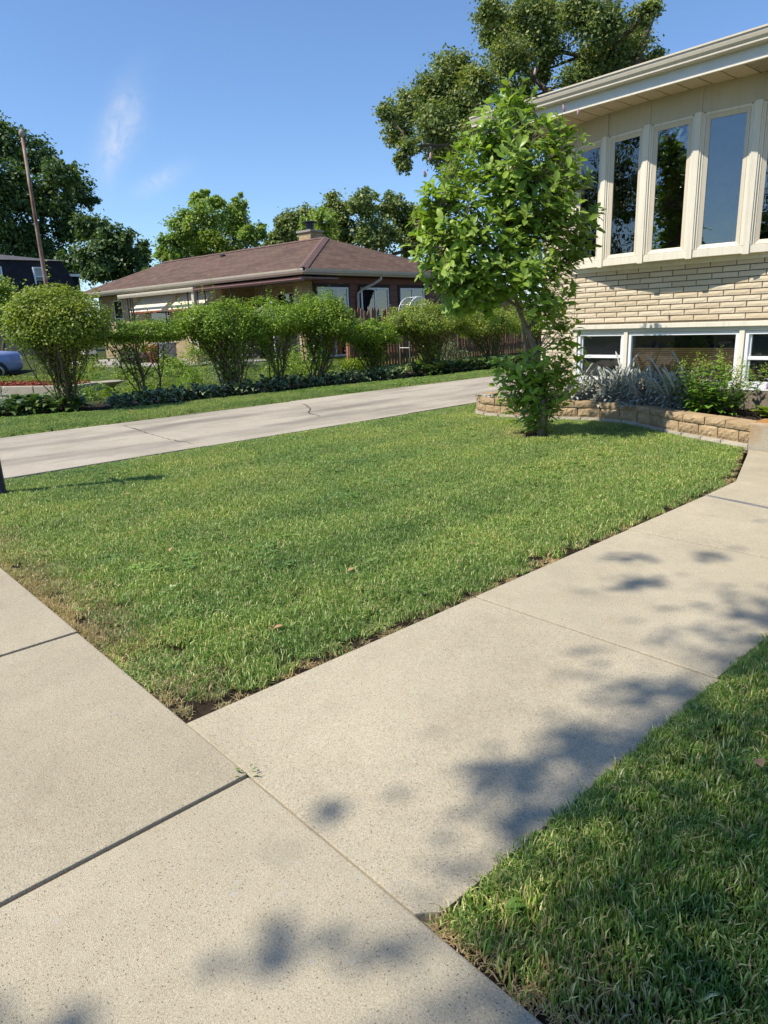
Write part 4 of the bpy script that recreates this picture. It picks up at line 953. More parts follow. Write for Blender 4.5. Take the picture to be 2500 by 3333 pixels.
def whorls(blobs, dens, leafL, low=False):
    P, D_, Nn, S = [], [], [], []; tw = MB()
    for c, rad in blobs:
        c = np.array(c); k = max(3,int(dens*(rad/.35)**2))
        for _ in range(k):
            d = rand_dirs(1,r)[0]; d[2] = d[2]*.8+.18; tip = c+d*rad*r.uniform(.35,1.05)
            if (tip[1] > 7.7 and tip[2] > 3.45) or tip[1] > 8.2: continue
            sk = np.array(MAG_TRUNK[:4]) if low else skel
            w_ = np.linalg.norm(sk-tip-np.array([0,0,-.25]),axis=1); s0 = sk[np.argmin(w_)]
            ax = tip-s0; L = np.linalg.norm(ax); ax /= L+1e-9; ax = ax*.6+np.array([0,0,.55])+d*.3; ax /= np.linalg.norm(ax)
            mid = (s0+tip)/2+np.array([0,0,-.03])
            tw.tube([Vector(s0-mb_), Vector(mid-mb_), Vector(tip-mb_)], [.006,.004,.002], 4)
            nl = r.integers(3,6); ph = r.random()*6.28
            e1 = np.cross(ax,[.3,.2,.9]); e1 /= np.linalg.norm(e1); e2 = np.cross(ax,e1)
            for q in range(nl+7):
                a = ph+q*2.4; rad_ = e1*math.cos(a)+e2*math.sin(a)
                back = r.uniform(0,.03) if q < nl else r.uniform(.04,.34)
                op = r.uniform(.5,1.5) if q < nl else r.uniform(.15,.9)
                dd = ax*op+rad_*.95+np.array([0,0,.02]); dd /= np.linalg.norm(dd)
                nn = ax*.8-rad_*.75+np.array([0,-.1,.25])
                P.append(tip-ax*back+rad_*.006); D_.append(dd); Nn.append(nn+r.normal(size=3)*.25); S.append(leafL*r.uniform(.5,1.25)*(1 if q > 1 else .6))
    return np.array(P), np.array(D_), np.array(Nn), np.array(S), tw
VARS = [leaf_variant(60+k) for k in range(5)]
P, D_, Nn, S, tw = whorls(MAG_BL, 42, .122)
P2, D2, N2, S2, tw2 = whorls(MAG_LOW, 36, .118, True)
tw.build('twigs', M_['magbark'], mg, True); tw2.build('twigs', M_['magbark'], mg, True)
P = np.concatenate([P,P2]); D_ = np.concatenate([D_,D2]); Nn = np.concatenate([Nn,N2]); S = np.concatenate([S,S2])
Rm = frames(D_,Nn); PL = P-mb_
depth = P@np.array(F) ; order = np.argsort(depth-3.0*S+r.random(len(S))*.5)
single, rest = order[:300], order[300:]
nhi = len(P)-len(P2); hi, lo = rest[rest < nhi], rest[rest >= nhi]
for ix, mt_ in ((hi[::3],'magn'), (np.setdiff1d(hi,hi[::3]),'mag'), (lo,'magn')):
    o = link('foliage', leaves_mesh('foliage', M_[mt_], PL[ix], Rm[ix], S[ix], VARS, r), mg); o['kind'] = 'stuff'
lm = []
for k,(Vv,Tv) in enumerate(VARS):
    for mt_ in ('mag','mag','magn'): lm.append(npmesh('leaf', Vv, Tv, M_[mt_], True))
for i in single:
    o = link('leaf', lm[r.integers(0,len(lm))], mg)
    X = Matrix.Identity(4)
    for a in range(3):
        for b in range(3): X[a][b] = float(Rm[i][a][b]*S[i])
        X[a][3] = float(PL[i][a])
    o.matrix_local = X
budm = MB().lathe([(.002,0),(.011,.012),(.014,.03),(.011,.055),(.003,.075)], 8).mesh('flower_bud', M_['bud'], True)
for p in BUDS:
    link('flower_bud', budm, mg, tuple(np.array(p)-mb_), (r.normal()*.2,r.normal()*.2,0))

# ------------------------------------------------------------------ garden bed plants
EV = [leaf_variant(85+k, 5, .3, .45, .22) for k in range(4)]
LV = [leaf_variant(80+k, 5, .3, .35, .17) for k in range(4)]     # narrow leaf
OV = [leaf_variant(90+k, 5, .2, .3, .36) for k in range(4)]      # broad leaf
def spike_plant(name, label, base, n, spread, h0, h1, seed, group):
    r = np.random.default_rng(seed); root = empty(name, base, label, 'plant', group); tall = MB(); P,D2,Nn,S = [],[],[],[]
    for i in range(n):
        a = r.random()*6.28; q = spread*math.sqrt(r.random()); b0 = np.array([q*math.cos(a), q*math.sin(a)*.55, 0]); h = r.uniform(h0,h1)*(1.45 if i % 13 == 5 else 1)
        ln = np.array([math.cos(a)*r.uniform(0,.55), math.sin(a)*r.uniform(0,.4)-.05, 0])+r.normal(size=3)*.12; ln[2] = 0
        bend = r.normal(size=3)*.22; bend[2] = 0; pts = []; rad = []; K = 13
        for k in range(K+1):
            t = k/K; pts.append(b0+ln*h*t+bend*h*t*t+np.array([0,0,h*t*(1-.12*t)]))
            if t < .5: rad.append(.005)
            else: rad.append((.012 if k % 2 else .020)*(1.05-.45*(t-.5)/.5)*r.uniform(.8,1.2))
        rad[-1] = .004; tall.tube(pts, rad, 6)
        for k in range(1, 11):
            for sg in (0, math.pi):
                t = k/K*(.8 if k < 6 else 1); c = pts[k]; th = a+k*1.57+sg; d = np.array([math.cos(th),math.sin(th),r.uniform(-.2,.5)])
                P.append(c); D2.append(d); Nn.append(np.array([-d[0]*.5,-d[1]*.5,1])); S.append(r.uniform(.06,.10)*(1.15-.6*t))
    tall.build('flower_spikes', M_['lamb'], root, True)
    for i in range(n*5):
        a = r.random()*6.28; q = spread*1.0*math.sqrt(r.random()); d = np.array([math.cos(a),math.sin(a),r.uniform(.15,1.1)])
        P.append([q*math.cos(a),q*math.sin(a)*.55,r.uniform(.0,.10)]); D2.append(d); Nn.append([-d[0],-d[1],1.2]); S.append(r.uniform(.06,.12))
    P,D2,Nn,S = map(np.array,(P,D2,Nn,S))
    link('leaves', leaves_mesh('leaves', M_['lamb'], P, frames(D2,Nn), S, EV, r), root); return root
G_ = 'silver plants in the raised bed'
spike_plant('lambs_ear', 'sparse silver leaved plant behind the magnolia trunk', (-5.42,8.48,.2), 30, .24, .26,.44, 501, G_)
spike_plant('lambs_ear', 'silver plant with tall spikes before the post beside the double hung basement window', (-4.85,8.55,.2), 52, .28, .34,.56, 502, G_)
spike_plant('lambs_ear', 'dense silver woolly plant in front of the basement blinds', (-4.35,8.50,.2), 74, .36, .34,.54, 503, G_)
spike_plant('lambs_ear', 'leaning silver plant at the side of the green phlox', (-3.86,8.42,.2), 56, .32, .32,.60, 504, G_)
def rosette(name, label, base, n, s0, s1, mat, seed, group=None, VV=LV, up=(.1,.8)):
    r = np.random.default_rng(seed); root = empty(name, base, label, 'plant', group); P,D2,Nn,S = [],[],[],[]
    for i in range(n):
        a = r.random()*6.28; d = np.array([math.cos(a),math.sin(a),r.uniform(*up)]); P.append(d*np.array([.02,.02,0])+np.array([0,0,r.uniform(0,.04)])); D2.append(d); Nn.append([-d[0]*.6,-d[1]*.6,1]); S.append(r.uniform(s0,s1))
    P,D2,Nn,S = map(np.array,(P,D2,Nn,S)); link('leaves', leaves_mesh('leaves', mat, P, frames(D2,Nn), S, VV, r), root)
    MB().tube([(0,0,-.03),(0,0,.02)], [.1*s1,.05*s1], 6).build('crown_base', mat, root); return root
for k,(x_,y_) in enumerate(((-4.47,8.28),(-6.72,8.12),(-6.5,8.1),(-6.35,8.22),(-6.1,8.15),(-5.0,8.42))):
    rosette('lambs_ear_rosette', 'low silver woolly rosette at the edge of the block wall', (x_,y_,.2), 26, .09,.17, M_['lamb'], 520+k, 'silver rosettes along the block wall')
def phlox(base, seed, n=30):
    r = np.random.default_rng(seed); root = empty('phlox_plant', base, 'bushy green phlox with yellow green buds and faded flower heads', 'plant')
    P,D2,Nn,S = [],[],[],[]; Pb = []; Pd = []; m = MB()
    for i in range(n):
        a = r.random()*6.28; q = .30*math.sqrt(r.random()); b0 = np.array([q*math.cos(a)*1.25,q*math.sin(a)*.8,0]); h = r.uniform(.42,.70)*(1.1-q*.9); ln = np.array([math.cos(a)*q,math.sin(a)*q,0])*.7
        pts = [b0*.6+(b0*.4+ln)*t+np.array([0,0,h*t]) for t in np.linspace(0,1,5)]; m.tube(pts, [.004,.004,.003,.003,.002], 5)
        for t in np.arange(.15,1.0,.085):
            c = b0*.6+(b0*.4+ln)*t+np.array([0,0,h*t]); th = r.random()*6.28
            for sg in (0,math.pi):
                d = np.array([math.cos(th+sg),math.sin(th+sg),r.uniform(.2,.9)]); P.append(c); D2.append(d); Nn.append([-d[0]*.6,-d[1]*.6,1]); S.append(r.uniform(.07,.125)*(1.25-.7*t))
        tip = pts[-1]
        (Pd if r.random() < .16 else Pb).append(tip+r.normal(size=(34,3))*np.array([.024,.024,.032]))
    for i in range(90):
        a = r.random()*6.28; q = .3*math.sqrt(r.random()); d = np.array([math.cos(a),math.sin(a)-.3,r.uniform(0,.6)]); P.append([q*math.cos(a),q*math.sin(a)*.8,r.uniform(.02,.16)]); D2.append(d); Nn.append([-d[0]*.5,-d[1]*.5,1]); S.append(r.uniform(.08,.13))
    P,D2,Nn,S = map(np.array,(P,D2,Nn,S)); m.build('stems', M_['stem'], root, True)
    link('leaves', leaves_mesh('leaves', M_['phlox'], P, frames(D2,Nn), S, LV+OV, r), root)
    V,Fq = kites(np.concatenate(Pb),.02,r); link('buds', npmesh('buds',V,Fq,M_['phloxtop']), root)
    if Pd: V,Fq = kites(np.concatenate(Pd),.017,r); link('faded_heads', npmesh('faded_heads',V,Fq,M_['dried']), root)['kind'] = 'stuff'
phlox((-3.42,8.22,.2), 530, 54)
hs = rosette('hosta_plant', 'yellow green hosta beside the stoop with a purple flower', (-2.74,8.15,.2), 26, .14,.22, M_['lime'], 531, None, OV, (.4,1.3))
m = MB().tube([(.0,.0,0),(-.03,-.02,.25),(-.06,-.03,.36)], [.004,.003,.002], 5); m.build('flower_stalk', M_['weed'], hs)
rr = np.random.default_rng(8); V,Fq = kites(np.array([-.055,-.03,.36])+rr.normal(size=(60,3))*np.array([.014,.014,.03]),.024,rr); link('flower_head', npmesh('flower_head',V,Fq,M_['purple']), hs)

# ------------------------------------------------------------------ hedge shrubs
def shrub(label, base, cen, rad, seed, mat, n=5200, stems=16, lumpy=.10, low=.25, leaf=.056):
    r = np.random.default_rng(seed); root = empty('hedge_shrub', base, label, 'shrub', 'hedge shrubs in a row beyond the driveway')
    c = np.array(cen)-np.array(base); rad = np.array(rad); m = MB(); tips = []
    for i in range(stems):
        a = r.random()*6.28; b0 = np.array([math.cos(a),math.sin(a),0])*r.uniform(.02,.14)
        d = rand_dirs(1,r)[0]; d[2] = -abs(d[2])*.5; t = c+d*rad*np.array([.75,.8,.6])*r.uniform(.5,1); tips.append((b0,t))
        rr_ = r.uniform(.011,.024); pts = limb(m, (b0[0],b0[1],-.05), t, rr_, rr_*.6, r, .05, 5, 5)
        for q in range(3): limb(m, pts[r.integers(2,6)], c+rand_dirs(1,r)[0]*rad*.8, rr_*.55, rr_*.2, r, .08, 3, 4)
    m.build('stems', M_['stem'], root, True)
    n *= 2; k = 210; sub = rand_dirs(k,r); sub[:,2] = np.where(sub[:,2] < -.5, -.5*r.random(k), sub[:,2]); wv_ = r.normal(size=(5,3))*2.6; ph_ = r.random(5)*6.28
    lump = lambda d: 1+lumpy*np.sin(d@wv_.T+ph_).sum(1)
    sc = c+sub*rad*(r.uniform(.62,1.0,k)*lump(sub))[:,None]
    pi = r.integers(0,k,n); sg = rad.min()*.17
    P = sc[pi]+r.normal(size=(n,3))*np.array([sg*1.2,sg*1.2,sg*.8]); Ow = sub[pi]
    dn = (P-c)/rad; dl_ = np.linalg.norm(dn,axis=1,keepdims=True)+1e-6
    inside = dl_[:,0] < 1.07*lump(dn/dl_)
    out_ok = r.random(n) < .10
    ns = 14; st_ = rand_dirs(ns,r); st_[:,2] = np.abs(st_[:,2])*1.2; sp_ = np.concatenate([c+q[None]*rad*1.0+np.linspace(0,r.uniform(.1,.28),14)[:,None]*(q*.4+np.array([0,0,.9]))+r.normal(size=(14,3))*.02 for q in st_])
    P, Ow = np.concatenate([P[inside|out_ok],sp_]), np.concatenate([Ow[inside|out_ok],np.repeat(st_,14,0)])
    nl = int(n*low*.30)
    if nl:
        ti = r.integers(0,len(tips),nl); t = 1-.75*np.abs(r.normal(0,.45,nl)).clip(0,1)[:,None]; A = np.array([x_[0] for x_ in tips])[ti]; B_ = np.array([x_[1] for x_ in tips])[ti]
        P = np.concatenate([P, A*(1-t)+B_*t+r.normal(size=(nl,3))*.085]); Ow = np.concatenate([Ow, rand_dirs(nl,r)])
    V,Fq = kites(P, leaf, r, .6, .25, Ow*.7); link('crown', npmesh('crown',V,Fq,mat), root); return root
shrub('round yellowish clipped hedge shrub on upright stems next to the flagpole', (-13.5,4.36,0), (-13.55,4.34,1.56), (.92,.92,.66), 601, M_['privy'], 15000, 24, low=.35, lumpy=.035)
shrub('thin flat topped hedge shrub with open crooked stems beside the round yellowish one', (-13.65,5.9,0), (-13.7,6.0,1.33), (.66,1.2,.32), 602, M_['privet'], 5000, 10, low=.4)
shrub('fan shaped hedge shrub with dense stems before the porch posts', (-13.35,7.72,0), (-13.5,7.72,1.44), (.82,1.15,.54), 603, M_['privet'], 8000, 28, low=1.0)
shrub('small hedge shrub before the porch door', (-13.6,9.05,0), (-13.65,9.12,1.45), (.68,.9,.44), 604, M_['privet'], 5600, 12, low=.7)
shrub('rounded bright hedge shrub before the corner of the red siding', (-13.6,10.15,0), (-13.65,10.36,1.50), (.75,.82,.50), 605, M_['privet'], 7000, 14, low=.8)
shrub('low drooping hedge shrub in front of the picket fence', (-13.6,12.1,0), (-13.6,11.9,1.06), (.65,1.1,.36), 606, M_['privet'], 6400, 14, low=.9)
shrub('wide light green hedge shrub below the white hoop', (-13.4,14.1,0), (-13.5,14.0,1.30), (.85,1.5,.50), 607, M_['privy'], 9500, 24, low=.8)
shrub('hedge shrub with bare twisted branches before the tall fence boards', (-13.4,16.6,0), (-13.6,16.5,1.18), (.75,1.4,.55), 608, M_['privy'], 5600, 20, low=.6)
shrub('last hedge shrub of the row by the house corner', (-13.4,19.0,0), (-13.5,19.0,1.2), (.7,1.2,.6), 609, M_['privet'], 5200, 14, low=.3)

# hosta rows below the hedge
def hosta_variant(seed):
    r = np.random.default_rng(seed); V = []; T = []; mg_ = []; ts = np.linspace(0,1,6); prof = [.04,.72,1,.85,.48,.03]
    for i,t in enumerate(ts):
        w_ = prof[i]*.33; z = .25*math.sin(t*2.2)-.38*t*t
        for s_, q in ((-1,1),(-.68,0),(0,0),(.68,0),(1,1)): V.append((t,s_*w_,z+.12*abs(s_)*w_)); mg_.append(1.0 if (q or i in (0,5)) else 0.0)
    for i in range(5):
        for k in range(4): a = i*5+k; T.append((a,a+1,a+6,a+5))
    return np.array(V), np.array(T), np.array(mg_)
HV = [hosta_variant(k) for k in range(3)]
def hosta_mesh(n, s0, s1, seed, mat):
    r = np.random.default_rng(seed); Vs,Ts,Ms,o = [],[],[],0
    for i in range(n):
        Vv,Tv,mv = HV[i%3]; a = r.random()*6.28; el = r.uniform(-.05,1.0); d = np.array([[math.cos(a),math.sin(a),el]]); Rm = frames(d,np.array([[-d[0][0]*.5,-d[0][1]*.5,1.0]]))[0]
        s_ = r.uniform(s0,s1); st_ = d[0]/np.linalg.norm(d[0])*r.uniform(.02,.16)+np.array([0,0,r.uniform(.0,.15)])
        Vs.append(Vv@Rm.T*s_+st_); Ts.append(Tv+o); Ms.append(mv); o += len(Vv)
    me = npmesh('leaves', np.concatenate(Vs), np.concatenate(Ts), mat, True)
    at = me.attributes.new('margin','FLOAT','POINT'); at.data.foreach_set('value', np.concatenate(Ms).astype(np.float32)); return me
hm = [hosta_mesh(52,.11,.19,700+k,M_['hosta']) for k in range(4)]
hm2 = [hosta_mesh(40,.12,.22,710+k,M_['darkt']) for k in range(3)]
stalk = MB().lathe([(.05,-.06),(.05,.02),(.02,.10)], 7).mesh('leaf_stalks', M_['weed'])
line = [(-13.0,5.15),(-13.05,6.9),(-12.95,8.4),(-12.95,9.6),(-12.75,11.0),(-12.45,12.1)]
def along(line, step):
    out_ = []; acc = 0
    for i in range(len(line)-1):
        a,b = Vector(line[i]),Vector(line[i+1]); L = (b-a).length
        while acc < L: out_.append(a.lerp(b,acc/L)); acc += step
        acc -= L
    return out_
rr = random.Random(9)
def clump(nm, label, p, me, s_, group):
    root = empty(nm, (p[0],p[1],-.02), label, 'plant', group, rr.uniform(0,6.28)); link('leaves', me, root, None, None, (s_,s_,s_)); link('leaf_stalks', stalk, root); return root
for p in along(line,.36):
    for back in (0,.42): clump('hosta_plant', 'hosta clump with white edged leaves at the foot of the hedge', (p.x-back+rr.uniform(-.08,.08),p.y+rr.uniform(-.08,.08)), rr.choice(hm), rr.uniform(.85,1.15), 'variegated hostas under the hedge')
for p in along([(-14.6,1.6),(-14.0,3.0),(-13.3,4.5)],.34):
    for back in (0,.4,.8): clump('leafy_plant', 'dark leafy ground plant beside the round yellowish shrub', (p.x-back*.8,p.y+back*.3), rr.choice(hm2), rr.uniform(.95,1.3), 'dark plants at the end of the hedge')
for p in along([(-12.75,13.2),(-12.6,15),(-12.45,17.5)],.38):
    for back in (0,.45): clump('leafy_plant', 'plain dark leafy clump under the far hedge shrubs', (p.x-back,p.y), rr.choice(hm2), rr.uniform(.85,1.2), 'dark plants under the far hedge')

# ------------------------------------------------------------------ neighbour's ranch house
nh = empty('ranch_house', (-17.17,12.57,0), 'low brown roofed ranch house with red siding and front porch behind the hedge', 'house', rz=R(6.66))
def nb(name, mat, *bs, bevel=0, uv=False, par=None):
    m = MB()
    for b in bs: m.box(*b)
    o = m.build(name, mat, par or nh, bevel=bevel)
    if uv: uvbox(o)
    return o
nb('wall', M_['nbrick'], (-13.25,-5.0,.6,.85,-.05,2.80), (-5.0,-4.75,.60,2.0,-.05,2.80), uv=True)
nb('wall', M_['nbrick'], (-4.74,-.56,2.0,2.25,-.05,2.80), uv=True)
nb('wall', M_['nbrick'], (-13.25,-13.0,.86,8.0,-.05,2.80), (-12.99,-.56,7.75,8.0,-.05,2.80), uv=True)
nb('brick_pier', M_['nbrick'], (-.98,-.58,.50,.90,-.05,2.80), uv=True)
nb('side_wall', M_['dark'], (-.80,-.575,.901,7.74,-.05,2.80))
z = 0.0; k = 0
while z < 2.75:
    nb('siding_board', M_['siding'], (-.573,-.55,.905,8.0,z,z+.192), bevel=.004); z += .2; k += 1
nb('porch_floor', M_['patio'], (-10.5,.3,-.6,1.99,-.05,.12))
nb('soffit', plain('soffit_dark', (.25,.20,.15), .7), (-13.7,-.02,.02,8.55,2.81,2.83))
def roofpart(name, V, mat=M_['shingle']):
    m = MB(); n = len(V); m.add(V, [tuple(range(n))]); o = m.build(name, mat, nh); uvbox(o); md = o.modifiers.new('thick','SOLIDIFY'); md.thickness = .06; md.offset = -1; return o
A, B_, C_, D4 = (.06,-.06,2.96), (-13.8,-.06,2.96), (-13.8,8.66,2.96), (.06,8.66,2.96); RA, RB = (-3.34,4.3,4.36), (-13.8,4.3,4.36)
roofpart('roof_slope', [B_,A,RA,RB]); roofpart('roof_slope', [A,D4,RA]); roofpart('roof_slope', [D4,C_,RB,RA])
MB().add([(-13.26,-.0,2.9),(-13.26,8.6,2.9),(-13.26,4.3,4.28)], [(0,1,2)]).build('gable', M_['awning'], nh)
capm = plain('ridge_shingle', (.13,.075,.062), .85, .25, 12)
def capstrip(p, q, w_=.11):
    p, q = Vector(p)+Vector((0,0,.0)), Vector(q); n = 22
    for i in range(n): 
        a, b = p.lerp(q,i/n), p.lerp(q,(i+1)/n); MB().extr([(-w_,-.02),(0,.045),(w_,-.02),(0,.022)], a, b+(b-a)*.06).build('ridge_cap', capm, nh)
capstrip(A, RA, .15); capstrip(RA, RB, .13)
gq = [(0,0),(.09,0),(.12,.06),(.13,.11),(.115,.11),(.09,.03),(0,.03)]
MB().extr(gq, (-13.8,0,2.845), (.13,0,2.845)).build('gutter', M_['ngutter'], nh); MB().extr(gq, (.0,.001,2.845), (.0,8.6,2.845)).build('gutter', M_['ngutter'], nh)
nb('fascia', M_['ngutter'], (-13.75,-.012,.002,.03,2.80,2.94), (-.03,-.002,.031,8.58,2.80,2.94))
MB().tube([(-.02,3.46,2.86),(-.02,3.46,2.72),(-.2,3.3,2.58),(-.44,3.0,2.42),(-.50,2.84,2.30),(-.50,2.82,1.2),(-.50,2.82,.05)], .045, 8).build('downspout', M_['ngutter'], nh, True)
# chimney
ch = uvbox(MB().box(-5.0,-4.35,4.55,5.15,4.0,4.70).build('chimney', M_['nbrick'], nh))
MB().box(-5.06,-4.29,4.49,5.21,4.70,4.77).build('chimney_cap', M_['patio'], ch); MB().lathe([(.15,4.77),(.15,4.95),(.17,4.95),(.17,5.05)], 12, (-4.67,4.85,0)).build('flue', M_['iron'], ch); MB().lathe([(.30,5.05),(.30,5.075),(.06,5.13)], 12, (-4.67,4.85,0)).build('flue_hood', M_['iron'], ch)
MB().lathe([(.12,3.95),(.12,4.20),(.03,4.24)], 10, (-8.5,3.6,0)).build('roof_vent', M_['shingle3'], nh)
# side windows (sliders) with dark trim
def slider(y0, y1, z0, z1):
    w_ = link('window', None, nh)
    nb('casing', plain('dark_casing', (.02,.012,.01), .7), (-.548,-.525,y0-.10,y1+.10,z1+.002,z1+.10), (-.548,-.53,y0-.10,y0-.002,z0-.05,z1), (-.548,-.53,y1+.002,y1+.10,z0-.05,z1), par=w_)
    t = .06; ym = (y0+y1)/2
    nb('frame', M_['white'], (-.548,-.505,y0,y0+t,z0,z1),(-.548,-.505,y1-t,y1,z0,z1),(-.548,-.505,y0+t,y1-t,z1-t,z1),(-.548,-.505,y0+t,y1-t,z0,z0+t),(-.547,-.51,ym-.03,ym+.03,z0+t,z1-t), par=w_)
    nb('pane', M_['glass'], (-.530,-.527,y0+t,ym-.03,z0+t,z1-t), par=w_); nb('pane', M_['glass'], (-.530,-.527,ym+.03,y1-t,z0+t,z1-t), par=w_)
    nb('curtain', plain('pale_curtain',(.34,.36,.34),.8), (-.546,-.543,ym+.03,y1-t,z0+t,z1-t), par=w_)
slider(1.04,2.4,.35,2.48); slider(3.01,4.4,1.1,2.48); slider(5.03,6.39,1.1,2.48)
# front windows, door, awnings
def fwin(x0,x1,z0,z1,y,glass='glass',fm='ngutter'):
    w_ = link('window', None, nh); t = .05
    nb('frame', M_[fm], (x0,x0+t,y-.03,y,z0,z1),(x1-t,x1,y-.03,y,z0,z1),(x0+t,x1-t,y-.03,y,z1-t,z1),(x0+t,x1-t,y-.03,y,z0,z0+t),(x0+t,x1-t,y-.028,y,(z0+z1)/2-.02,(z0+z1)/2+.02), par=w_)
    nb('pane', M_[glass], (x0+t,x1-t,y-.012,y-.008,z0+t,z1-t), par=w_); nb('dark_room', M_['dark'], (x0+t,x1-t,y-.006,y-.003,z0+t,z1-t), par=w_)
fwin(-12.05,-11.35,1.2,2.62,.6); fwin(-9.4,-8.0,.9,2.3,.6); fwin(-6.9,-5.5,.9,2.3,.6)
fwin(-3.5,-2.1,.9,2.45,2.0); fwin(-1.9,-.95,.6,2.55,2.0,fm='awnred')
nb('door', plain('dark_door',(.03,.022,.02),.5), (-4.6,-3.75,1.965,1.999,.12,2.35))
def awning(x0,x1):
    a = link('awning', None, nh); n = 9; y0,z0,y1,z1 = .60,2.62,-.06,2.10
    for k in range(n):
        q0,q1 = x0+(x1-x0)*k/n, x0+(x1-x0)*(k+1)/n; MB().add([(q0,y0,z0),(q1-.012,y0,z0),(q1-.012,y1,z1),(q0,y1,z1),(q0,y0,z0-.015),(q1-.012,y0,z0-.015),(q1-.012,y1,z1-.015),(q0,y1,z1-.015)],[(3,2,1,0),(4,5,6,7),(0,1,5,4),(2,3,7,6),(1,2,6,5),(3,0,4,7)]).build('awning_slat', M_['awning'], a)
    for q in (x0,x1): MB().add([(q,y0,z0),(q,y1,z1),(q,y1,z1-.06),(q,y0,z1-.06),(q+.01,y0,z0),(q+.01,y1,z1),(q+.01,y1,z1-.06),(q+.01,y0,z1-.06)],[(0,1,2,3),(7,6,5,4),(0,4,5,1),(2,6,7,3)]).build('awning_side', M_['awning'], a)
    m = MB(); k = int((x1-x0)/.09)
    for q in range(k):
        c0 = x0+(x1-x0)*(q+.5)/k; m.add([(c0-.04,y1-.004,z1-.016),(c0+.04,y1-.004,z1-.016),(c0+.035,y1-.004,z1-.06),(c0,y1-.004,z1-.078),(c0-.035,y1-.004,z1-.06)],[(0,1,2,3,4)])
    m.build('valance', M_['awnred'], a)
awning(-9.75,-7.55); awning(-7.1,-5.1)
# porch canopy: pale left half, mauve right half
MB().extr([(0,0),(.10,0),(.12,.05),(.10,.06),(.12,.07),(.12,.13),(0,.13)], (-10.0,-.22,2.60), (-5.05,-.22,2.60)).build('canopy_fascia', M_['ngutter'], nh)
MB().extr([(0,0),(.07,0),(.12,.05),(.12,.07),(.10,.08),(.12,.11),(0,.11)], (-5.02,-.22,2.59), (.28,-.22,2.59)).build('canopy_fascia', M_['mauve'], nh)
nb('canopy_roof', M_['mauve'], (-5.02,.28,-.21,1.2,2.66,2.70))
nb('porch_post', M_['ngutter'], (-5.30,-5.16,-.26,-.14,.12,2.60))
for x_ in (-9.55,-9.35,-9.2,-5.6,-5.02,-4.6,-3.2,-1.66,-1.36):
    MB().tube([(x_,-.2,.12),(x_,-.2,2.59)], .022, 6).build('iron_post', M_['iron'], nh)
for xa,xb in ((-9.55,-9.2),(-5.02,-4.6),(-1.66,-1.36)):
    m = MB()
    for k in range(4):
        zc = .6+k*.5; m.tube([((xa+xb)/2+.12*math.cos(t),-.2,zc+.14*math.sin(t)) for t in np.linspace(0,6.28,11)], .009, 4)
    m.build('iron_scroll', M_['iron'], nh)
MB().tube([(-2.3,-.15,1.75),(-1.3,-.15,2.1)], .03, 6).tube([(-2.3,-.15,1.6),(-1.3,-.15,1.95)], .03, 6).tube([(-1.3,-.15,.12),(-1.3,-.15,2.12)], .03, 6).build('hand_rail', M_['mwhite'], nh)
sg = MB().box(-9.12,-8.88,.553,.559,2.02,2.18).build('window_notice', M_['white'], nh)

# ------------------------------------------------------------------ black mansard house
mh = empty('mansard_house', (-52,8,0), 'black shingled mansard roofed house behind the flagpole', 'house')
def frustum(z0,z1,b0,b1):
    x0,x1,y0,y1 = b0; X0,X1,Y0,Y1 = b1
    return MB().add([(x0,y0,z0),(x1,y0,z0),(x1,y1,z0),(x0,y1,z0),(X0,Y0,z1),(X1,Y0,z1),(X1,Y1,z1),(X0,Y1,z1)],[(3,2,1,0),(4,5,6,7),(0,1,5,4),(1,2,6,5),(2,3,7,6),(3,0,4,7)])
uvbox(frustum(-.05,3.4,(-6,5.8,-9,8.1),(-6,5.8,-9,8.1)).build('wall', M_['nbrick'], mh))
uvbox(frustum(3.402,5.70,(-6.4,6.3,-9.5,8.65),(-5.7,5.6,-8.8,7.8)).build('mansard_roof', M_['shingle2'], mh))
uvbox(frustum(5.702,6.75,(-5.85,5.75,-8.95,7.95),(-.1,.1,-4,3)).build('top_roof', M_['shingle3'], mh))
MB().box(3.0,5.2,8.3,9.0,4.85,5.0).build('dormer_cap', M_['white'], mh); MB().box(3.1,5.1,8.0,8.9,3.6,4.849).build('dormer', M_['shingle2'], mh)
for y0 in (4.25,5.98,-.5,1.6):
    if y0 == 4.25: y0 = 3.55
    w_ = link('window', None, mh, (0,0,0)); t = .08; y1 = y0+.72; xf = 6.02
    MB().box(5.45,xf,y0,y0+t,4.2,5.3).box(5.45,xf,y1-t,y1,4.2,5.3).box(5.45,xf,y0+t,y1-t,5.22,5.3).box(5.45,xf,y0+t,y1-t,4.2,4.28).box(5.45,xf-.02,y0+t,y1-t,4.73,4.78).build('frame', M_['white'], w_)
    MB().box(5.5,xf-.07,y0+t,y1-t,4.785,5.215).build('blind', plain('pale_blind',(.42,.45,.47),.7), w_); MB().box(5.5,xf-.06,y0+t,y1-t,4.285,4.725).build('pane', plain('grey_pane',(.13,.17,.18),.2), w_)
dk = empty('deck_railing', (-40,17.3,3.2), 'weathered grey deck railing seen over the gable end of the brown roof', 'railing')
for k in range(7): MB().box(-.03,.03,-.6+k*.2-.02,-.6+k*.2+.02,0,.85).build('baluster', M_['fence'], dk)
MB().box(-.05,.05,-.7,.7,.85,.92).build('rail', M_['patio'], dk); MB().box(-.05,.05,-.7,-.6,-3.3,.849).box(-.05,.05,.62,.7,-3.3,.849).build('post', M_['patio'], dk)
MB().box(-.8,.8,-.75,.75,-.12,-.001).build('deck_floor', M_['fence'], dk)
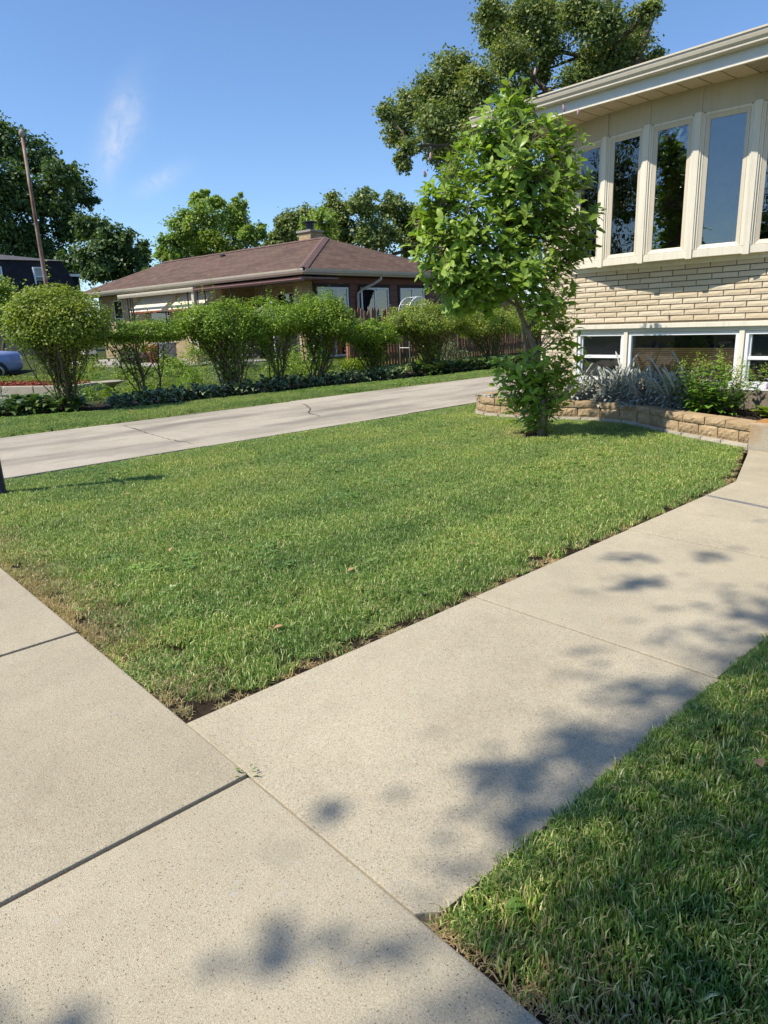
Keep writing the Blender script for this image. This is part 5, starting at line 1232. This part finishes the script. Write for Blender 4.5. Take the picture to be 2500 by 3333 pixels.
# far house with a red chimney
fh = empty('far_house', (-33,33,0), 'far house with red brick chimney beyond the brown roof', 'house')
uvbox(MB().box(-5,5,-4,4,-.05,2.8).build('wall', M_['redbrick'], fh)); uvbox(frustum(2.8,4.6,(-5.5,5.5,-4.5,4.5),(-2,2,-.1,.1)).build('roof', M_['shingle'], fh))
cc = uvbox(MB().box(2.5,3.2,-.5,.2,3.2,5.35).build('chimney', M_['redbrick'], fh)); MB().box(2.55,3.15,-.45,.15,5.35,5.75).build('chimney_pot', M_['patio'], cc)

# ------------------------------------------------------------------ flagpole, fence, hoop, lamp post
fp = empty('flagpole', (-22.4,7.1,-.05), 'bare rust streaked flagpole with a ball on top', 'flagpole')
rp_ = MT('pole_paint'); v = rp_.obj(); mp = rp_.n('ShaderNodeMapping'); mp.inputs['Scale'].default_value = (1,1,.35); rp_.l(v, mp.inputs['Vector'])
rp_.set(rp_.ramp(rp_.noise(mp.outputs['Vector'],4,6,.7), [(.35,(.12,.045,.03)),(.5,(.26,.15,.10)),(.68,(.42,.38,.34))]), .7)
MB().tube([(0,0,0),(0,0,3),(-.02,0,5),(-.02,0,6.75)], [.062,.058,.05,.042], 10).build('pole', rp_.m, fp, True)
MB().lathe([(.01,6.75),(.05,6.78),(.08,6.84),(.075,6.9),(.03,6.96)], 12, (-.02,0,0)).build('ball', M_['patio'], fp, True)
MB().lathe([(.16,0),(.16,.08),(.07,.14)], 12).build('base', M_['patio'], fp)
fe = empty('picket_fence', (-15.7,16.5,0), 'weathered brown wooden picket fence beside the red siding', 'fence')
pm = [MB().add([(-.011,-.042,.05),(.011,-.042,.05),(.011,.042,.05),(-.011,.042,.05),(-.011,-.042,1.66),(.011,-.042,1.66),(.011,.042,1.66),(-.011,.042,1.66),(-.011,-.018,1.74),(.011,-.018,1.74),(.011,.018,1.74),(-.011,.018,1.74)],
     [(3,2,1,0),(0,1,5,4),(1,2,6,5),(2,3,7,6),(3,0,4,7),(4,5,9,8),(5,6,10,9),(6,7,11,10),(7,4,8,11),(8,9,10,11)]).mesh('picket', M_['fence']) for _ in range(2)]
rf_ = random.Random(4); y = -3.5; i = 0
while y < 7:
    link('picket', pm[0], fe, (0,y,rf_.uniform(-.05,.06)+(.0 if y < -.8 else -.12)), (rf_.gauss(0,.012),rf_.gauss(0,.01),rf_.gauss(0,.05))); y += rf_.choice((.115,.125,.135)); i += 1
MB().box(-.05,-.013,-3.6,7.1,.40,.49).build('rail', M_['fence'], fe); MB().box(-.05,-.013,-3.6,7.1,1.25,1.34).build('rail', M_['fence'], fe)
for k in range(6): MB().box(-.14,-.051,-3.5+k*2.1-.045,-3.5+k*2.1+.045,-.05,1.5).build('post', M_['fence'], fe)
hp = empty('garden_hoop', (-15.0,14.75,0), 'white metal hoop frame rising above the light green shrub', 'garden arch')
for yy in (-.02,.32):
    MB().tube([(yy*1.2,-.44,-.05),(yy*1.2,-.44,1.6)]+[(yy*1.2,-.44*math.cos(t),1.6+.42*math.sin(t)) for t in np.linspace(.15,math.pi-.15,11)]+[(yy*1.2,.44,1.6),(yy*1.2,.44,-.05)], .016, 6).build('hoop', M_['mwhite'], hp, True)
for zc,yc in ((.62,-.44),(1.25,-.44),(1.82,-.34),(2.02,0),(1.82,.34),(1.25,.44),(.62,.44)):
    MB().tube([(-.024,yc,zc),(.384,yc,zc)], .012, 6).build('rung', M_['mwhite'], hp)
lp = empty('lamp_post', (-6.885,1.505,-.05), 'black lamp post standing in the lawn at the driveway edge', 'lamp post')
MB().lathe([(.075,0),(.075,.05),(.045,.09),(.042,.6),(.038,1.5),(.05,1.54)], 12).build('post', M_['black'], lp, True)
MB().lathe([(.05,1.545),(.075,1.57),(.11,1.80),(.13,1.81),(.02,1.93)], 6).build('lantern', M_['black'], lp); MB().box(-.2,.2,-.012,.012,1.38,1.41).build('cross_bar', M_['black'], lp)

# ------------------------------------------------------------------ neighbour's front garden
def bush(name, label, base, rad, n, leaf, mat, seed, asp=.55, extra=None, cat='bush', group=None):
    r = np.random.default_rng(seed); root = empty(name, base, label, cat, group); rad = np.array(rad); k = 40
    d = rand_dirs(k,r); d[:,2] = np.abs(d[:,2]); sc = d*rad*r.uniform(.5,1,(k,1)); pi = r.integers(0,k,n); P = sc[pi]+r.normal(size=(n,3))*rad.min()*.18; P[:,2] = np.abs(P[:,2])+.01
    V,Fq = kites(P,leaf,r,asp,.3,d[pi]*.6); link('foliage', npmesh('foliage',V,Fq,mat), root)
    m = MB()
    for i in range(7): limb(m,(r.normal()*.03,r.normal()*.03,-.06),sc[i],.008,.003,r,.05,3,4)
    m.build('stems', M_['stem'], root)
    if extra:
        P = sc[r.integers(0,k,extra[1])]*1.08+r.normal(size=(extra[1],3))*rad.min()*.12; P[:,2] = np.abs(P[:,2])+.03; V,Fq = kites(P,extra[2],r,.8,.6,None); link('flowers', npmesh('flowers',V,Fq,extra[0]), root)
    return root
def yz(x,y): return -.03+.36*min(1,max(0,(-14.6-x)/3.0))*min(1,max(0,(y-5.5)/2.5))
pt = MB().prism([(-18.3,9.1),(-17.9,11.9),(-27,10.9),(-27.3,8.2),(-21,8.6)], 0, .40).build('patio', M_['patio']); struct(pt)
bush('lime_bush', 'lime green low bush beside the patio', (-22.0,7.9,.16), (.75,.6,.5), 1500, .06, M_['lime'], 801)
bush('rust_bush', 'low rust coloured plant in front of the lime bush', (-21.2,7.5,.10), (.4,.3,.28), 500, .04, M_['dried'], 815)
bush('sage_bush', 'pale grey green bush growing behind the thin hedge shrub', (-19.3,7.9,.30), (.5,.45,.75), 1300, .05, M_['pale'], 802)
bush('grey_bush', 'loose grey green bush with small white flowers before the porch', (-17.2,10.2,.30), (.75,.7,.85), 2400, .045, M_['pale'], 803, extra=(M_['white_fl'],260,.05))
bush('yellow_hosta', 'yellow hosta clump at the edge of the patio', (-18.5,8.75,.30), (.55,.4,.38), 500, .14, M_['lime'], 804, .4)
bush('green_bush', 'dark green bush against the patio', (-18.4,9.6,.33), (.6,.5,.7), 1500, .06, M_['privet'], 805)
bush('leafy_bush', 'green leafy bush at the corner of the red siding', (-16.4,12.0,.2), (.6,.6,.75), 1500, .07, M_['privet'], 806, extra=(M_['white_fl'],60,.05))
bush('low_plants', 'low mixed green plants behind the hostas', (-15.3,6.6,.02), (.5,.9,.32), 1200, .06, M_['lime'], 807)
bush('low_plants', 'low green plants beside the bird bath', (-15.7,5.6,-.02), (.5,.6,.3), 900, .06, M_['privet'], 808)
bush('fence_bush', 'grey leaved bush at the foot of the tall fence boards', (-15.0,16.4,.02), (.5,.9,.7), 1600, .06, M_['pale'], 809)
bush('fence_bush', 'dark bush behind the wide light green shrub', (-14.9,15.2,.02), (.45,.45,.5), 1000, .07, M_['privet'], 810)
bush('white_flower_plant', 'plant with tiny white flowers between the round shrub and the blue car', (-16.2,3.5,-.03), (.35,.5,.75), 900, .04, M_['pale'], 816, extra=(M_['white_fl'],160,.045))
r = np.random.default_rng(811); dl = empty('daylily_clump', (-15.5,13.0,.0), 'clump of arching strap leaves by the picket fence', 'plant'); P,D2,Nn,S = [],[],[],[]
for i in range(90):
    a = r.random()*6.28; d = np.array([math.cos(a)*.55,math.sin(a)*.55,1.0]); P.append([r.normal()*.12,r.normal()*.3,0]); D2.append(d); Nn.append([-d[0],-d[1],.6]); S.append(r.uniform(.45,.75))
P,D2,Nn,S = map(np.array,(P,D2,Nn,S)); SV = [leaf_variant(95+k,5,.3,.45,.028) for k in range(3)]
link('leaves', leaves_mesh('leaves', M_['lime'], P, frames(D2,Nn), S, SV, r), dl)
MB().lathe([(.1,-.05),(.1,.03),(.04,.06)],8).build('crown_base', M_['weed'], dl)
for k,(x_,y_,rx,rz,mt_,nm_) in enumerate(((-15.2,7.7,.45,.45,'privet','low dark green bush behind the fan shaped shrub'),(-15.6,8.9,.5,.6,'pale','pale bush between the fan shaped shrub and the grey bush'),(-15.0,9.9,.4,.35,'lime','low lime plant behind the small hedge shrub'),(-15.9,10.9,.5,.7,'privet','green bush between the grey bush and the red siding'),(-16.9,8.2,.5,.4,'privet','low bush before the patio edge'),(-17.6,7.3,.5,.35,'lime','low lime plant near the bird bath'),(-19.6,6.9,.6,.5,'privet','green bush between the planter and the lime bush'),(-15.1,11.2,.4,.4,'lime','low light plant behind the drooping shrub'))):
    bush('garden_bush', nm_, (x_,y_,yz(x_,y_)), (rx,rx,rz), 900, .06, M_[mt_], 840+k)
# raised planter with red sedum and stone edging
pl_ = empty('stone_planter', (-18.6,4.9,-.05), 'long stone planter filled with red sedum behind the round shrub', 'planter', rz=R(30))
for k in range(4): MB().box(-1.9+k*.95,-.98+k*.95,-.55,-.42,0,.30).build('edging_stone', M_['baseblk'], pl_, bevel=.02)
for k in range(4): MB().box(-1.9+k*.95,-.98+k*.95,.42,.55,0,.30).build('edging_stone', M_['baseblk'], pl_, bevel=.02)
MB().box(-2.05,-1.91,-.55,.55,0,.30).build('edging_stone', M_['baseblk'], pl_, bevel=.02); MB().box(1.91,2.05,-.55,.55,0,.30).build('edging_stone', M_['baseblk'], pl_, bevel=.02)
MB().box(-1.9,1.9,-.41,.41,0,.24).build('planter_soil', M_['soil'], pl_)
rr = np.random.default_rng(31); n = 3600; P = np.stack([rr.uniform(-1.85,1.85,n),rr.uniform(-.40,.40,n),.25+rr.random(n)*.12],1); V,Fq = kites(P,.045,rr,.7,.6); link('sedum_plants', npmesh('sedum_plants',V,Fq,M_['sedum']), pl_)
n = 1200; P = np.stack([rr.uniform(-1.85,1.85,n),rr.uniform(.05,.40,n),.32+rr.random(n)*.18],1); V,Fq = kites(P,.05,rr,.6,.5); link('sedum_plants', npmesh('sedum_plants',V,Fq,M_['lime']), pl_)
ss = empty('stone_step', (-16.9,4.3,-.04), 'flat stone slab on the ground in front of the planter', 'stone'); MB().box(-.8,.8,-.25,.25,0,.10).build('slab', M_['baseblk'], ss, bevel=.02); ss.rotation_euler[2] = R(35)
bb = empty('bird_bath', (-15.9,6.1,-.02), 'shallow grey stone bird bath dish behind the hostas', 'bird bath'); MB().lathe([(.14,0),(.12,.05),(.07,.10),(.07,.24),(.20,.28),(.30,.33),(.29,.345),(.18,.305),(.02,.295)],16).build('bowl', M_['baseblk'], bb, True)
def potted(name, label, base, prof, pm_, fl, seed, rad=.2):
    root = empty(name, base, label, 'planter'); MB().lathe(prof,16).build('pot', pm_, root, True); r = np.random.default_rng(seed); h = prof[-1][1]
    P = np.array([0,0,h])+r.normal(size=(220,3))*np.array([rad*.5,rad*.5,.06]); P[:,2] = np.abs(P[:,2]-h)+h; V,Fq = kites(P,.06,r); link('foliage', npmesh('foliage',V,Fq,M_['privet']), root)
    P = np.array([0,0,h+.10])+r.normal(size=(110,3))*np.array([rad*.5,rad*.5,.06]); P[:,2] = np.maximum(P[:,2],h); V,Fq = kites(P,.06,r,.9); link('flowers', npmesh('flowers',V,Fq,fl), root); return root
M_['terra'] = plain('terracotta', (.30,.13,.075), .8, .15); M_['wood'] = plain('dark_barrel_wood', (.06,.032,.022), .7, .3)
ZP = .40
potted('barrel_planter', 'dark wooden barrel planter with pink flowers on the patio', (-22.4,9.25,ZP), [(.26,0),(.30,.2),(.28,.40)], M_['wood'], M_['pink_fl'], 820, .26)
potted('wooden_planter', 'dark wooden tub beside the pink flowered barrel', (-22.1,9.75,ZP), [(.24,0),(.27,.15),(.25,.34)], M_['wood'], M_['privet'], 821, .2)
potted('terracotta_pot', 'terracotta pot of red flowers on the patio', (-21.5,9.75,ZP), [(.15,0),(.22,.30),(.24,.30),(.24,.36)], M_['terra'], M_['red_fl'], 822, .24)
potted('orange_pot', 'small pot of orange red flowers near the porch post', (-20.2,10.9,ZP), [(.13,0),(.18,.30),(.2,.36)], M_['terra'], M_['red_fl'], 823, .2)
gc = empty('grey_barrel', (-21.1,10.0,ZP), 'plain grey plastic barrel on the patio', 'barrel'); MB().lathe([(.24,0),(.27,.05),(.29,.55),(.31,.56),(.31,.60),(.27,.60),(.25,.5)],20).build('body', plain('grey_plastic',(.26,.27,.30),.5), gc, True); MB().lathe([(.255,.2),(.292,.21),(.292,.24),(.255,.25)],20).build('rib', plain('grey_plastic_rib',(.24,.25,.28),.5), gc, True)
bx_ = empty('cardboard_box', (-20.2,10.6,ZP), 'tan cardboard box next to the grey barrel', 'box'); MB().box(-.35,.35,-.25,.25,0,.30).build('carton', plain('cardboard',(.38,.27,.17),.8), bx_, bevel=.006); MB().box(-.36,.36,-.26,-.01,.301,.308).box(-.36,.36,.01,.26,.301,.308).build('flap', plain('cardboard_flap',(.4,.29,.18),.8), bx_)
cr = empty('black_crate', (-24.0,8.6,.30), 'black plastic lattice crate behind the round shrub', 'crate')
for k in range(5): MB().box(-.2,.2,-.2,.2,.08*k+.01,.08*k+.045).build('crate_band', M_['black'], cr)
MB().box(-.21,-.17,-.21,-.17,0,.42).box(.17,.21,-.21,-.17,0,.42).box(-.21,-.17,.17,.21,0,.42).box(.17,.21,.17,.21,0,.42).build('corner_posts', M_['black'], cr)
MB().box(-.19,.19,-.19,.19,.42,.52).build('crate_load', M_['awning'], cr)
bush('shade_bush', 'green bush growing in front of the black mansard house', (-35.6,9.3,-.03), (1.1,1.1,1.6), 200, .1, M_['lightt'], 830)
tree('yard_tree', 'bright green small tree before the mansard house', (-36.2,9.2,0), 2.4, .1, BL_BUSH, .13, M_['lightt'], M_['bark'], 831, 50, 70, .22)
# ------------------------------------------------------------------ parked blue car
car = empty('parked_car', (-26.4,4.75,-.05), 'blue parked sedan half hidden behind the round yellowish shrub', 'car')
cp = plain('blue_car_paint', (.24,.31,.55), .22, .03); cp.node_tree.nodes['Principled BSDF'].inputs['Coat Weight'].default_value = .6
def loft(secs, mat, name, par, smooth=True):
    m = MB(); n = len(secs[0][1])
    for y, ring in secs: m.v += [(x_,y,z_) for x_,z_ in ring]
    for i in range(len(secs)-1):
        for k in range(n): a = i*n+k; b = i*n+(k+1)%n; m.f.append((a,b,b+n,a+n))
    m.f.append(tuple(range(n))[::-1]); m.f.append(tuple((len(secs)-1)*n+k for k in range(n))); return m.build(name, mat, par, smooth)
def ring(w_, zb, zt, e=.12): return [(-w_+e,zb),(w_-e,zb),(w_,zb+e),(w_*1.0,zt-e*1.2),(w_-e,zt),(-w_+e,zt),(-w_,zt-e*1.2),(-w_,zb+e)]
loft([(-2.25,ring(.70,.38,.62)),(-2.15,ring(.82,.28,.78)),(-1.4,ring(.88,.26,.92)),(-.8,ring(.89,.26,.96)),(.9,ring(.89,.26,.98)),(1.7,ring(.87,.28,.98)),(2.15,ring(.82,.32,.94)),(2.25,ring(.74,.40,.80))], cp, 'body', car)
def ring2(w_, zb, wt, zt): return [(-w_,zb),(w_,zb),(wt,zt-.05),(wt-.08,zt),(-wt+.08,zt),(-wt,zt-.05)]
loft([(-1.1,ring2(.80,.93,.74,.96)),(-.45,ring2(.80,.93,.62,1.42)),(.1,ring2(.80,.93,.62,1.47)),(.8,ring2(.80,.93,.62,1.43)),(1.55,ring2(.80,.93,.72,1.0))], cp, 'cabin', car)
gd = plain('car_glass',(.25,.33,.40),.08)
MB().add([(.795,-.85,.98),(.795,.0,.98),(.655,-.02,1.38),(.655,-.4,1.36)],[(0,1,2,3)]).build('side_window', gd, car); MB().add([(.795,.06,.98),(.795,1.2,.98),(.655,.75,1.36),(.655,.04,1.38)],[(0,1,2,3)]).build('side_window', gd, car)
for yy in (-1.4,1.4):
    for xx in (-.80,.80):
        w_ = link('wheel', None, car, (xx,yy,.33), (0,R(90),0)); MB().lathe([(.20,-.11),(.30,-.11),(.33,-.08),(.33,.08),(.30,.11),(.20,.11)],24).build('tyre', M_['black'], w_, True); MB().lathe([(.03,-.10),(.19,-.115),(.205,-.10),(.205,.10),(.19,.115),(.03,.10)],20).build('rim', plain('rim_metal',(.5,.5,.52),.3,metal=.8), w_, True)
MB().box(-.6,.6,2.24,2.265,.55,.70).build('tail_light', M_['red_fl'], car); MB().box(-.7,-.4,-2.27,-2.24,.55,.66).build('headlight', M_['white'], car); MB().box(.4,.7,-2.27,-2.24,.55,.66).build('headlight', M_['white'], car)
MB().box(-.86,.86,-2.1,2.1,.22,.30).build('sill', M_['black'], car)

# ------------------------------------------------------------------ small things on the ground
lf = leaf_variant(97,5,.3,.3,.28); lfm = npmesh('leaf', lf[0], lf[1], M_['dryleaf'], True)
rr = random.Random(12)
for x_,y_,z_,s_ in ((-2.55,1.62,.03,.05),(-4.0,1.75,.035,.05),(-2.9,2.35,.03,.045),(-5.2,3.25,.03,.05),(-3.55,2.9,.03,.05),(-.62,2.05,.045,.06),(-.42,2.6,.045,.06),(-12.1,4.9,.05,.12),(-12.2,4.2,.05,.1),(-6.1,4.6,.03,.06),(-4.4,4.4,.03,.05),(-2.7,3.1,.03,.05),(-5.8,2.2,.03,.05)):
    o = link('fallen_leaf', lfm, None, (x_,y_,z_), (rr.uniform(-.4,.4),rr.uniform(-.5,.3),rr.uniform(0,6.28)), (s_,s_,s_)); tag(o, 'dry tan leaf lying in the short grass', 'leaf', 'dry leaves on the lawns')
def weed(label, x_, y_, z_, n, s0, s1, seed):
    return rosette('weed', label, (x_,y_,z_), n, s0, s1, M_['weed'], seed, None, LV, (.15,.9))
weed('tiny weed sprouting where two paving joints meet', -1.735, .918, -.008, 9, .010, .02, 901)
weed('dandelion rosette in the bare edge beside the broken walkway corner', -.84, 1.06, -.02, 9, .03, .055, 902)
weed('dandelion rosette in the lawn edge further along the sidewalk', -.62, 1.10, -.02, 9, .035, .06, 903)
weed('broad leaf weed in the front lawn by the walkway edge', -2.42, 2.35, -.0, 10, .025, .045, 904)
weed('broad weed in the worn patch of the front lawn', -4.3, 2.4, -.0, 10, .025, .045, 905)
